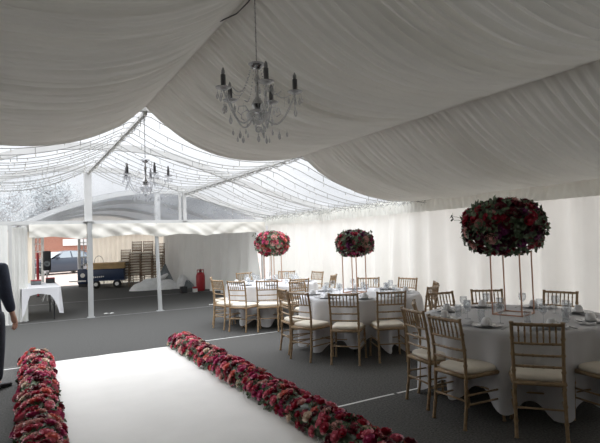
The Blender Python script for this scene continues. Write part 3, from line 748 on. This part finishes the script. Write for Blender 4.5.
wm = MB(); wm.lathe([(.033, 0), (.032, .003), (.006, .008), (.004, .02), (.004, .08), (.012, .09), (.034, .115), (.040, .145), (.036, .185), (.034, .185), (.038, .145), (.031, .117), (0, .095)], n=18); wine_me = wm.mesh('wine_glass', M['glass'])
km = MB(); km.box((0, 0, .003), (.018, .20, .003)); km.box((0, .04, .004), (.012, .1, .004)); knife_me = km.mesh('knife', M['platerim'])
nm_ = MB(); nm_.grid(lambda a, b: ((a - .5) * .09, (b - .5) * .17, .012 + .012 * math.sin(a * PI) + .006 * math.sin(b * 14)), 8, 10); nap_me = nm_.mesh('napkin', M['cloth'])
def single(name, me, loc, rz, lab, cat, g):
    o = bpy.data.objects.new(name, me); COL.objects.link(o); o.location = loc; o.rotation_euler = (0, 0, rz); return tag(o, lab, cat, g)
POS = ['front', 'front right', 'right', 'back right', 'back', 'back left', 'left', 'front left']
def settings(T, off, tn, cut=True):
    view = math.atan2(-T[1], -T[0])
    for i in range(8):
        a = view + off + i * PI / 4; ca, sa = math.cos(a), math.sin(a)
        p = lambda r, s: (T[0] + ca * r - sa * s, T[1] + sa * r + ca * s)
        w = POS[i] + ' of the ' + tn
        x, y = p(.72, 0); single('dinner_plate', plate_me, (x, y, PZ), 0, 'silvery grey dinner plate at the ' + w, 'plate', 'dinner plates on the ' + tn)
        single('side_plate', saucer_me, (x, y, PZ + .009), 0, 'small white plate under the cup at the ' + w, 'plate', 'side plates on the ' + tn)
        t = thing('tea_cup', 'white cup upside down on its plate at the ' + w, 'cup', (x, y, PZ + .014), a + 1.2 * hsh(i, 3), 'cups on the ' + tn)
        inst('bowl', cup_me, t); inst('handle', cuph_me, t)
        x, y = p(.53, -.12); single('tumbler', tumb_me, (x, y, PZ), 0, 'clear tumbler behind the plate at the ' + w, 'glass', 'tumblers on the ' + tn)
        x, y = p(.50, .05); single('wine_glass', wine_me, (x, y, PZ), 0, 'clear stemmed wine glass behind the plate at the ' + w, 'glass', 'wine glasses on the ' + tn)
        if cut:
            x, y = p(.72, .17); single('knife', knife_me, (x, y, PZ), a + PI / 2, 'silver knife beside the plate at the ' + w, 'knife', 'knives on the ' + tn)
            x, y = p(.72, -.19); single('napkin', nap_me, (x, y, PZ), a + PI / 2, 'folded white napkin beside the plate at the ' + w, 'napkin', 'napkins on the ' + tn)
settings(TA, -.32, 'nearest table'); settings(TB, .1, 'middle table'); settings(TC, 0, 'farthest table', False)

# ================================================================ FLOWERS
def rose_mb(seed):
    rnd = random.Random(seed); mb = MB()
    mb.lathe([(.10, -.1), (.30, .10), (.34, .35), (.24, .62), (.10, .72), (.02, .70)], n=10)
    for layer, (nq, r0, r1, zt, w) in enumerate(((4, .18, .44, .82, .75), (5, .22, .68, .72, .64), (6, .22, .90, .48, .58))):
        for q in range(nq):
            a0 = 2 * PI * q / nq + layer * .5 + rnd.uniform(-.1, .1); k_ = rnd.uniform(.92, 1.08)
            def fn(u, v, a0=a0, k_=k_):
                s = (u - .5) * 2; a = a0 + s * w * (.55 + .45 * math.sin(PI * (.25 + v * .5)))
                r = (r0 + (r1 - r0) * math.sin(v * PI / 2) * (1 - .10 * s * s)) * k_
                z = -.12 + (zt + .12) * (v ** .75) * (1 - .18 * s * s)
                if v > .85: r += .06; z -= .05
                return (r * math.cos(a), r * math.sin(a), z)
            mb.grid(fn, 4, 4)
    return mb
ROSES = {}; RMB = [rose_mb(s) for s in range(3)]
for k_ in ROSE:
    for s in range(3): ROSES[(k_, s)] = RMB[s].mesh('rose_' + k_, M['rose_' + k_])
def leafcluster(mb, rnd, c, nrm, size, n=3):
    nrm = Vector(nrm).normalized(); a = nrm.orthogonal().normalized(); b = nrm.cross(a)
    for i in range(n):
        th = rnd.uniform(0, 2 * PI); d = (nrm * rnd.uniform(.3, 1.0) + a * math.cos(th) + b * math.sin(th)).normalized(); w = d.cross(nrm)
        if w.length < .01: w = a
        w.normalize(); L = size * rnd.uniform(.7, 1.3); W = L * .28; c_ = Vector(c); mid = c_ + d * L * .5 + nrm * L * .06
        mb.add([c_, mid - w * W, c_ + d * L, mid + w * W], [(0, 1, 2), (0, 2, 3)])
def rot_to(n, spin):
    q = Vector((0, 0, 1)).rotation_difference(Vector(n).normalized()); return (q.to_matrix() @ Matrix.Rotation(spin, 3, 'Z')).to_euler()
def bouquet(loc, rx, rz_, count, rr, pal, seed, label, g, leafn=420):
    rnd = random.Random(seed); t = thing('flower_arrangement', label, 'flower arrangement', loc, 0, g)
    core = MB(); core.lathe([(rx * .78 * math.cos(a), rz_ * .80 * math.sin(a)) for a in [-PI / 2 + .05 + (PI - .1) * q / 12 for q in range(13)]], n=24); core.obj('foliage_core', M['leaf'], t)
    tocam = Vector((-loc[0], -loc[1], CAM_H - loc[2])).normalized(); it = []
    for i in range(count):
        z = 1 - 2 * (i + .5) / count; th = i * 2.399963; r = math.sqrt(1 - z * z); d = Vector((r * math.cos(th), r * math.sin(th), z))
        d = (d + Vector((rnd.gauss(0, .09), rnd.gauss(0, .09), rnd.gauss(0, .07)))).normalized()
        sq = (math.hypot(d.x, d.y) ** 2.8 + abs(d.z) ** 2.8) ** (-1 / 2.8) * (1.0 if d.z > 0 else .97)
        s = rnd.uniform(.92, 1.04); p = Vector((d.x * rx * s * .90 * sq, d.y * rx * s * .90 * sq, d.z * rz_ * s * .88 * sq))
        it.append((-(d.dot(tocam)), p, d, pal[rnd.randrange(len(pal))], rr * rnd.uniform(.75, 1.2), rnd.uniform(0, 6), rnd.randrange(3)))
    it.sort(key=lambda x: x[0])
    rest = MB(); restm = []
    for i, (_, p, d, c, sc, sp, v) in enumerate(it):
        d = Vector((d.x, d.y, d.z * rx / rz_ * .8)).normalized(); e = rot_to(d, sp)
        if i < 98: inst('rose', ROSES[(c, v)], t, p, e, sc)
        else:
            if c not in restm: restm.append(c)
            rest.add(RMB[v].v, RMB[v].f, restm.index(c), Matrix.LocRotScale(p, e, Vector((sc, sc, sc))))
    if rest.v: o = rest.obj('roses_at_back', [M['rose_' + c] for c in restm], t); o['kind'] = 'stuff'
    lf = MB(); lp = MB()
    for i in range(leafn):
        d = Vector((rnd.gauss(0, 1), rnd.gauss(0, 1), rnd.gauss(0, 1))).normalized(); sq = (math.hypot(d.x, d.y) ** 2.8 + abs(d.z) ** 2.8) ** (-1 / 2.8); p = Vector((d.x * rx, d.y * rx, d.z * rz_)) * (sq * rnd.uniform(.84, .97))
        leafcluster(lf if i % 4 else lp, rnd, p, d, rr * 1.0, 2)
    for i in range(5):
        th = rnd.uniform(0, 2 * PI); d = Vector((math.cos(th), math.sin(th), rnd.uniform(.1, .9))).normalized(); p = Vector((d.x * rx, d.y * rx, d.z * rz_)); L = rr * rnd.uniform(1.2, 2.2)
        lf.tube([p * .9, p + d * L * .6, p + d * L + Vector((0, 0, -.01))], .002, 4); leafcluster(lf, rnd, p + d * L, d, rr * .8, 4)
    lf.obj('foliage', M['leaf'], t, smooth=False); lp.obj('pale_foliage', M['leaf_pale'], t, smooth=False)
def stand(T, w, h, label, ang, tab=PZ - .004):
    t = thing('flower_stand', label, 'flower stand', (T[0], T[1], tab), ang, 'tall metal flower stands')
    m = MB(); r = .006; c = [(-w, -w), (w, -w), (w, w), (-w, w)]
    m_ = MB()
    for i in range(4):
        a, b = c[i], c[(i + 1) % 4]; m_.box(((a[0] + b[0]) / 2, (a[1] + b[1]) / 2, .008), (abs(a[0] - b[0]) + .014, abs(a[1] - b[1]) + .014, .014))
    m_.obj('base_frame', M['copper'], t, smooth=False)
    for x, y in c: m = MB(); m.box((x, y, h / 2), (.012, .012, h)); m.obj('pole', M['copper'], t, smooth=False)
    m = MB()
    for i in range(4):
        a, b = c[i], c[(i + 1) % 4]; m.box(((a[0] + b[0]) / 2, (a[1] + b[1]) / 2, h - .006), (abs(a[0] - b[0]) + .012, abs(a[1] - b[1]) + .012, .012))
    m.obj('top_frame', M['copper'], t, smooth=False)
DARK = ['burgundy', 'wine', 'crimson', 'burgundy', 'wine', 'burgundy', 'blush', 'crimson', 'violet']
MIX = ['burgundy', 'magenta', 'wine', 'pink', 'blush', 'magenta', 'crimson', 'violet', 'wine']
PINK = ['pink', 'crimson', 'coral', 'blush', 'magenta', 'pink', 'pink', 'burgundy']
GF = 'flower balls on tall stands'
stand((4.63, 3.64), .155, .66, 'tall copper box-frame flower stand on the nearest table', math.radians(15))
bouquet((4.545, 3.65, 1.70), .43, .295, 190, .058, DARK, 11, 'large dark red rose ball on the copper stand of the nearest table', GF, 900)
stand((4.68, 6.60), .13, .66, 'tall slim metal flower stand on the middle table', math.radians(20))
bouquet((4.69, 6.58, 1.545), .295, .20, 92, .056, MIX, 12, 'burgundy and pink rose ball on the stand of the middle table', GF)
stand((4.70, 9.55), .13, .66, 'tall slim metal flower stand on the farthest table', math.radians(10))
bouquet((4.70, 9.55, 1.57), .36, .25, 110, .060, PINK, 13, 'coral and crimson rose ball on the stand of the farthest table, by the tent corner', GF)

# aisle borders in one-metre sections
ABORD = ['crimson', 'crimson', 'burgundy', 'magenta', 'coral', 'blush', 'burgundy', 'crimson', 'cream', 'magenta', 'pink', 'pink', 'pink', 'blush']
def border(x, y0, y1, w, h, seed, label, nr=86, g='rose borders along the aisle'):
    rnd = random.Random(seed); t = thing('flower_border', label, 'flower border', (x, (y0 + y1) / 2, 0), 0, g); L = abs(y1 - y0)
    core = MB(); core.rings([[(w * .40 * math.cos(a), yy, max(.01, h * .72 * math.sin(a) + .01)) for a in [PI * q / 10 for q in range(11)]] for yy in (-L / 2 * .94, -L / 4, 0, L / 4, L / 2 * .94)], closed=True); core.obj('foliage_core', M['leaf'], t)
    for i in range(nr):
        u = (i + .5) / nr; yy = (rnd.uniform(-.5, .5) * .22 + (u - .5)) * L * .95; a = math.radians(6 + 168 * ((i * .618034 + rnd.uniform(0, .15)) % 1))
        s = rnd.uniform(.85, 1.15) * (1 + .16 * n1(yy * 3.3, seed))
        p = Vector((w * .47 * s * math.cos(a), max(-L / 2, min(L / 2, yy)), h * .86 * s * math.sin(a) + .03))
        d = Vector((math.cos(a), (yy / (L / 2)) ** 5 * .8, math.sin(a) + .15)).normalized()
        inst('rose', ROSES[(ABORD[rnd.randrange(len(ABORD))], rnd.randrange(3))], t, p, rot_to(d, rnd.uniform(0, 6)), rnd.uniform(.038, .062))
    lf = MB(); lp = MB()
    for i in range(300):
        a = rnd.uniform(0.05, PI - .05); d = Vector((math.cos(a), rnd.gauss(0, .3), math.sin(a))).normalized()
        p = Vector((w * .50 * math.cos(a), rnd.uniform(-.5, .5) * L, h * .92 * math.sin(a) + .02))
        leafcluster(lp if i % 3 == 0 else lf, rnd, p, d, rnd.uniform(.03, .055), 2)
    lf.obj('foliage', M['leaf'], t, smooth=False); lp.obj('pale_foliage', M['leaf_pale'], t, smooth=False)
rs = [8.12, 7.2, 6.18, 5.16, 4.15, 3.12, 2.1]
names = ['farthest', 'second farthest', 'third farthest', 'fourth farthest', 'second nearest', 'nearest']
for i in range(6):
    border(2.29, rs[i] - .01, rs[i + 1] + .01, .34, .18, 100 + i, '%s section of the red rose border right of the white aisle' % names[i])
ls = [8.20, 7.18, 6.16, 5.14, 4.12, 3.1]
names = ['farthest', 'second farthest', 'middle', 'second nearest', 'nearest']
for i in range(5):
    border((.245, .22, .19, .16, .13)[i], ls[i] - .01, ls[i + 1] + .01, .35, .18, 200 + i, '%s section of the red rose border left of the white aisle' % names[i])

# ================================================================ CHANDELIERS
def chandelier(x, y, ztop, zb, label, spin, R=.27):
    """zb: height of the central glass bowl"""
    t = thing('chandelier', label, 'chandelier', (x, y, zb), spin, 'crystal chandeliers on the ridge')
    hT = ztop - zb
    m = MB(); cz = [(0, 0, .40 + (hT - .40) * q / 40) for q in range(41)]
    m.tube(cz, .004, 5)
    q = .42
    i = 0
    while q < hT:
        r = Matrix.Translation((0, 0, q)) @ Matrix.Rotation(PI / 2 * (i % 2), 4, 'Z') @ Matrix.Rotation(PI / 2, 4, 'X')
        m.add([(.011 * math.cos(a), .020 * math.sin(a), zz) for a in [k_ * PI / 4 for k_ in range(8)] for zz in (-.002, .002)], [(2 * j, 2 * ((j + 1) % 8), 2 * ((j + 1) % 8) + 1, 2 * j + 1) for j in range(8)], 0, r); q += .034; i += 1
    m.obj('chain', M['chrome'], t)
    m = MB(); m.lathe([(.004, .40), (.03, .385), (.045, .36), (.03, .345), (.012, .34), (.010, .30), (.022, .27), (.012, .24), (.010, .15), (.03, .12), (.045, .09), (.03, .06), (.02, .03)], n=16); m.obj('column', M['chrome'], t)
    m = MB(); m.lathe([(.02, .05), (.06, .045), (.085, .02), (.075, -.01), (.04, -.035), (.015, -.05), (.01, -.055)], n=20); m.obj('glass_bowl', M['crystal'], t)
    m = MB(); m.lathe([(.05, .375), (.06, .38), (.035, .39), (.03, .375)], n=16); m.obj('crown', M['crystal'], t)
    ball = MB(); ball.lathe([(0, -.02), (.015, -.014), (.02, 0), (.015, .014), (0, .02)], n=10); ball_me = ball.mesh('crystal_ball', M['crystal'])
    dr = MB(); dr.lathe([(0, .016), (.006, .012), (.004, .004), (.012, -.012), (.014, -.028), (.008, -.045), (0, -.052)], n=8)
    dr.tube([(0, 0, .016), (0, 0, .035)], .0015, 4); dr.v = [(a * .75, b * .75, c * .75) for a, b, c in dr.v]; drop_me = dr.mesh('crystal_drop', M['crystal'])
    arm = MB(); pts = []
    for k_ in range(17):
        s = k_ / 16; pts.append((.03 + (R - .03) * s, 0, .02 - .065 * math.sin(s * PI * 1.15) * 1.2 + .10 * s ** 3))
    arm.tube(pts, .007, 8); zc = pts[-1][2]
    arm.tube([(.06, 0, 0.02), (.10, 0, .07), (.15, 0, .06), (.16, 0, .02), (.13, 0, .0)], .004, 6); arm_me = arm.mesh('arm', M['crystal'])
    dish = MB(); dish.lathe([(.008, 0), (.03, .004), (.05, .014), (.055, .02), (.03, .012), (.012, .012)], n=16); dish_me = dish.mesh('drip_dish', M['crystal'])
    cn = MB(); cn.lathe([(.016, .012), (.019, .02), (.017, .03), (.017, .105), (.0, .107)], n=12); cn_me = cn.mesh('candle', M['candle'])
    bb = MB(); bb.lathe([(.009, .105), (.013, .12), (.011, .135), (.004, .152), (0, .155)], n=10); bb_me = bb.mesh('candle_bulb', M['bulb'])
    for q in range(5):
        a = q * 2 * PI / 5
        ao = inst('arm', arm_me, t, (0, 0, 0), (0, 0, a)); cx, cy = R * math.cos(a), R * math.sin(a)
        inst('drip_dish', dish_me, ao, (R, 0, zc)); inst('candle', cn_me, ao, (R, 0, zc)); inst('candle_bulb', bb_me, ao, (R, 0, zc))
        for dd, dy in ((.045, 0), (-.045, 0), (0, .045), (0, -.045), (.03, .03)): inst('crystal_drop', drop_me, ao, (R + dd, dy, zc - .03))
        for rr_, z_ in ((.10, -.10), (.15, -.13), (.20, -.115)): inst('crystal_drop', drop_me, ao, (rr_, 0, z_), (0, 0, 0), .8)
        inst('crystal_drop', drop_me, ao, (R, .0, zc - .11), (0, 0, 0), 1.35); inst('crystal_drop', drop_me, ao, (R * .55, 0, -.12), (0, 0, 0), 1.1)
        b = MB()   # bead string from the crown to the dish
        for k_ in range(20):
            s = k_ / 19; px = .045 + (R - .075) * s; pz = .37 + (zc + .01 - .37) * s - .10 * math.sin(PI * s)
            b.lathe([(0, -.0065), (.0065, 0), (0, .0065)], c=(px, 0, pz), n=5)
        b.tube([(R, 0, zc - .005), (R, 0, zc - .10)], .0015, 4)
        bo = b.obj('bead_string', M['crystal'], t); bo.rotation_euler = (0, 0, a + .25)
        inst('bead_string', bo.data, t, (0, 0, .0), (0, 0, a - .3), (.75, .75, 1))
        a2 = a + PI / 5
        inst('crystal_drop', drop_me, t, (.075 * math.cos(a2), .075 * math.sin(a2), -.035), (0, 0, 0), .9)
    inst('crystal_ball', ball_me, t, (0, 0, -.085), (0, 0, 0), 1.2); inst('crystal_drop', drop_me, t, (0, 0, -.13), (0, 0, 0), 1.2)
chandelier(XR + .0, 3.21, 3.41, 2.50, 'large crystal chandelier with five dark candles hanging below the pleated ceiling near the camera', math.radians(-102 + 0), .265)
chandelier(XR, 6.72, 3.36, 2.36, 'crystal chandelier with dark candles hanging farther off before the clear roof', math.radians(-80), .29)
# cable along the ridge
m = MB(); m.tube([(XR - .02, 3.05, 3.39), (XR - .01, 3.3, 3.36), (XR - .04, 3.45, 3.33), (XR - .12, 3.58, 3.31), (XR - .22, 3.66, 3.33), (XR - .26, 3.72, 3.30)], .005, 5); tag(m.obj('cable', M['cable']), 'thin black cable curling down from the ceiling seam left of the near chandelier', 'cable')

# ================================================================ FAIRY LIGHTS
def strand(x0, z0, x1, z1, y, sag, seed, lab, g):
    rnd = random.Random(seed); mb = MB(); n = 22; pts = []; ph_ = rnd.randrange(3)
    for k_ in range(n + 1):
        t_ = k_ / n; u = ((x0 + (x1 - x0) * t_) - XR) / HW
        z = min(z0 + (z1 - z0) * t_ - sag * 4 * t_ * (1 - t_), roof_z(u) - .09)
        pts.append((x0 + (x1 - x0) * t_, y + .10 * n1(t_ * 1.2, seed * .37) + .10 * n1(1.5, seed), z))
    mb.tube(pts, .006, 4)
    for k_ in range(1 + ph_, n, 2):
        if rnd.random() < .75:
            a = Vector(pts[k_]); L = rnd.choice((.03, .04, .09, .05)); a = a + (Vector(pts[k_ - 1]) - a) * rnd.random()
            mb.tube([a, a + Vector((0, rnd.uniform(-.02, .02), -L))], .005, 3)
            mb.lathe([(0, -.010), (.009, 0), (0, .010)], c=tuple(a + Vector((0, 0, -L - .006))), n=5, mi=1)
    tag(mb.obj('fairy_light_string', [M['wire'], M['led']], smooth=False), lab, 'fairy lights', g)
for side, sn in ((1, 'right'), (-1, 'left')):
    for seg, (ua, ub) in enumerate(((0, UP), (UP, 1))):
        sl = ('upper', 'lower')[seg]
        g = 'fairy light strings on the %s %s slope of the clear roof' % (sl, sn)
        for i in range(17):
            y = 6.85 + i * .35
            if side < 0 and seg and i % 2: continue
            strand(XR + side * HW * ua, roof_z(ua) - .04, XR + side * HW * ub, roof_z(ub) - .05, y, (.20, .15)[seg] + .05 * hsh(i, seg), i + 40 * seg + 90 * side, 'thin unlit fairy light string across the %s %s slope of the clear roof' % (sl, sn), g)
def garland(x, z, dx, dz, y0, y1, n, seed, lab):
    rnd = random.Random(seed); mb = MB()
    for w in range(3):
        pts = []; N = int((y1 - y0) / .12)
        for k_ in range(N + 1):
            pts.append((x + dx * rnd.uniform(-1, 1) * .5, y0 + (y1 - y0) * k_ / N, z + dz * (-.5 + .5 * rnd.uniform(-1, 1))))
        mb.tube(pts, .0035, 3)
    for k_ in range(n):
        c = (x + dx * rnd.gauss(0, .4), rnd.uniform(y0, y1), z - dz * abs(rnd.gauss(0, .6)))
        mb.lathe([(0, -.009), (.007, 0), (0, .009)], c=c, n=5, mi=1)
        mb.tube([c, (c[0] + rnd.uniform(-.03, .03), c[1] + rnd.uniform(-.05, .05), c[2] + .04)], .003, 3)
    o = mb.obj('fairy_light_garland', [M['wire'], M['led']], smooth=False); tag(o, lab, 'fairy lights')
garland(XR, 3.31, .04, .05, 6.7, 12.5, 200, 1, 'bundle of unlit fairy lights along the ridge of the clear roof')
garland(XR + HW * UP, 2.88, .04, .05, 6.7, 12.5, 220, 2, 'bundle of unlit fairy lights along the right purlin of the clear roof')
garland(XR - HW * UP, 2.84, .10, .12, 6.7, 12.5, 600, 3, 'bundle of unlit fairy lights along the left purlin of the clear roof')
garland(XE - .30, 2.27, .07, .10, 6.2, 12.5, 620, 4, 'tangle of unlit fairy lights along the top of the right curtain wall')
garland(XW + .32, 2.25, .1, .14, 6.2, 12.5, 400, 5, 'tangle of unlit fairy lights along the left eave of the clear roof')

# ================================================================ PERSON
def skinned(name, joints, edges, mats, parent, levels=2):
    me = bpy.data.meshes.new(name); me.from_pydata([j[0] for j in joints], edges, [])
    o = bpy.data.objects.new(name, me); COL.objects.link(o); o.parent = parent
    md = o.modifiers.new('Skin', 'SKIN'); md.use_smooth_shade = True
    sv = me.skin_vertices[0].data
    for i, j in enumerate(joints):
        r = j[1]; sv[i].radius = (r, r) if isinstance(r, (int, float)) else r; sv[i].use_root = (i == 0)
    sd = o.modifiers.new('Sub', 'SUBSURF'); sd.levels = levels; sd.render_levels = levels
    me.materials.append(mats); return o
def person():
    t = thing('person', 'person in dark navy clothes standing at the left edge, arm hanging down', 'person', (-.285, 7.0, 0), math.radians(-40))
    # local: faces +y, x right
    hipx, shx = .095, .205
    J = [((0, 0, .95), (.12, .085))]; E = []
    def add(p, r, parent): J.append((p, r)); E.append((parent, len(J) - 1)); return len(J) - 1
    a = add((0, .0, 1.10), (.11, .08), 0); b = add((0, -.01, 1.28), (.13, .09), a); c = add((0, -.01, 1.41), (.11, .07), b)
    nk = add((0, .0, 1.50), .055, c); hd = add((0, .02, 1.58), (.062, .075), nk); hd2 = add((0, .02, 1.68), (.075, .092), hd); hd3 = add((0, .01, 1.755), (.052, .065), hd2)
    hands = []
    for s in (-1, 1):
        sh = add((s * .19, -.01, 1.40), .062, c); el = add((s * .28, -.03, 1.11), .045, sh); wr = add((s * .315, .03, .87), .028, el); pl = add((s * .32, .045, .81), (.024, .042), wr); hands.append((s, pl))
        add((s * .322, .055, .76), (.017, .038), pl)
        h = add((s * .10, 0, .86), .075, 0); kn = add((s * .105, .02, .49), .058, h); an = add((s * .11, -.01, .10), .036, kn); ft = add((s * .115, .08, .04), .026, an); add((s * .115, .15, .03), .018, ft)
    skinned('body', J, E, M['skin'], t)
    # clothing, slightly larger
    JJ = [((0, 0, 1.10), (.165, .13))]; EE = []
    def add2(p, r, parent): JJ.append((p, r)); EE.append((parent, len(JJ) - 1)); return len(JJ) - 1
    lo = add2((0, 0, .90), (.18, .145), 0); add2((0, 0, .82), (.18, .145), lo); b = add2((0, -.01, 1.28), (.185, .14), 0); c = add2((0, -.01, 1.42), (.15, .10), b); add2((0, 0, 1.475), .07, c)
    for s in (-1, 1):
        sh = add2((s * .195, -.01, 1.405), .092, c); el = add2((s * .28, -.03, 1.11), .072, sh); add2((s * .313, .025, .89), .05, el)
    skinned('jacket', JJ, EE, M['navy'], t)
    JJ = [((0, 0, 1.0), (.15, .115))]; EE = []
    def add3(p, r, parent): JJ.append((p, r)); EE.append((parent, len(JJ) - 1)); return len(JJ) - 1
    for s in (-1, 1):
        h = add3((s * .10, 0, .82), .12, 0); kn = add3((s * .108, .02, .49), .092, h); add3((s * .112, -.01, .08), .075, kn)
    skinned('trousers', JJ, EE, M['trouser'], t)
    for s in (-1, 1):
        m = MB(); rings = []
        for yy, w, h0 in ((-.07, .03, .06), (-.055, .042, .08), (0, .045, .09), (.08, .048, .075), (.15, .05, .055), (.20, .042, .04), (.225, .02, .025)):
            rings.append([(s * .115 + w * math.cos(q), yy, .003 + max(0, h0 * (.5 + .5 * math.sin(q)))) for q in [k_ * 2 * PI / 14 for k_ in range(14)]])
        m.rings(rings); m.obj('shoe', M['shoe'], t)
        # fingers
        for f, (dy, L) in enumerate(((.032, .070), (.012, .080), (-.008, .075), (-.026, .058))):
            x = s * .322; y = .055 + dy; m = MB()
            m.tube([(x, y, .765), (x - s * .004, y + .004, .765 - L * .45), (x - s * .015, y + .008, .765 - L * .8), (x - s * .028, y + .01, .765 - L)], [.0095, .009, .008, .006], 8); m.obj('finger', M['skin'], t)
        m = MB(); m.tube([(s * .315, .075, .81), (s * .31, .10, .78), (s * .302, .11, .745), (s * .298, .11, .73)], [.012, .011, .009, .006], 8); m.obj('thumb', M['skin'], t)
        m = MB(); m.lathe([(0, -.01), (.02, -.006), (.03, 0), (.02, .006), (0, .01)], n=12, M4=Matrix.Translation((s * .083, .015, 1.65)) @ Matrix.Rotation(PI / 2, 4, 'Y')); m.obj('ear', M['skin'], t)
        m = MB(); m.lathe([(0, -.012), (.010, -.007), (.013, 0), (.010, .007), (0, .012)], c=(s * .032, .098, 1.665), n=10); m.obj('eye', M['white'], t)
        m = MB(); m.lathe([(0, -.005), (.005, 0), (0, .005)], c=(s * .032, .110, 1.665), n=8); m.obj('pupil', M['black'], t)
    m = MB(); m.lathe([(.002, .045), (.010, .02), (.016, 0), (.006, -.006)], c=(0, .112, 1.635), n=10); m.obj('nose', M['skin'], t)
    m = MB(); m.tube([(-.025, .098, 1.595), (0, .106, 1.593), (.025, .098, 1.595)], [.003, .006, .003], 6); m.obj('mouth', M['redlan'], t)
    m = MB(); m.rings([[((.093 * math.cos(q)) * sc, .0 + .112 * math.sin(q) * sc, z) for q in [k_ * 2 * PI / 24 for k_ in range(24)]] for z, sc in ((1.70, .98), (1.74, .93), (1.775, .75), (1.795, .45), (1.80, .1))]); 
    m.rings([[(.092 * math.cos(q), -.005 + .105 * math.sin(q), z) for q in [PI + k_ * PI / 12 for k_ in range(13)]] for z in (1.58, 1.64, 1.71)], caps=False, closed=False); m.obj('hair', M['hair'], t)
    m = MB(); m.tube([(.07 * math.cos(q), .005 + .065 * math.sin(q), 1.475 - .02 * math.sin(q)) for q in [k_ * 2 * PI / 20 for k_ in range(21)]], .010, 6); m.obj('collar_ribbon', M['redlan'], t)
person()
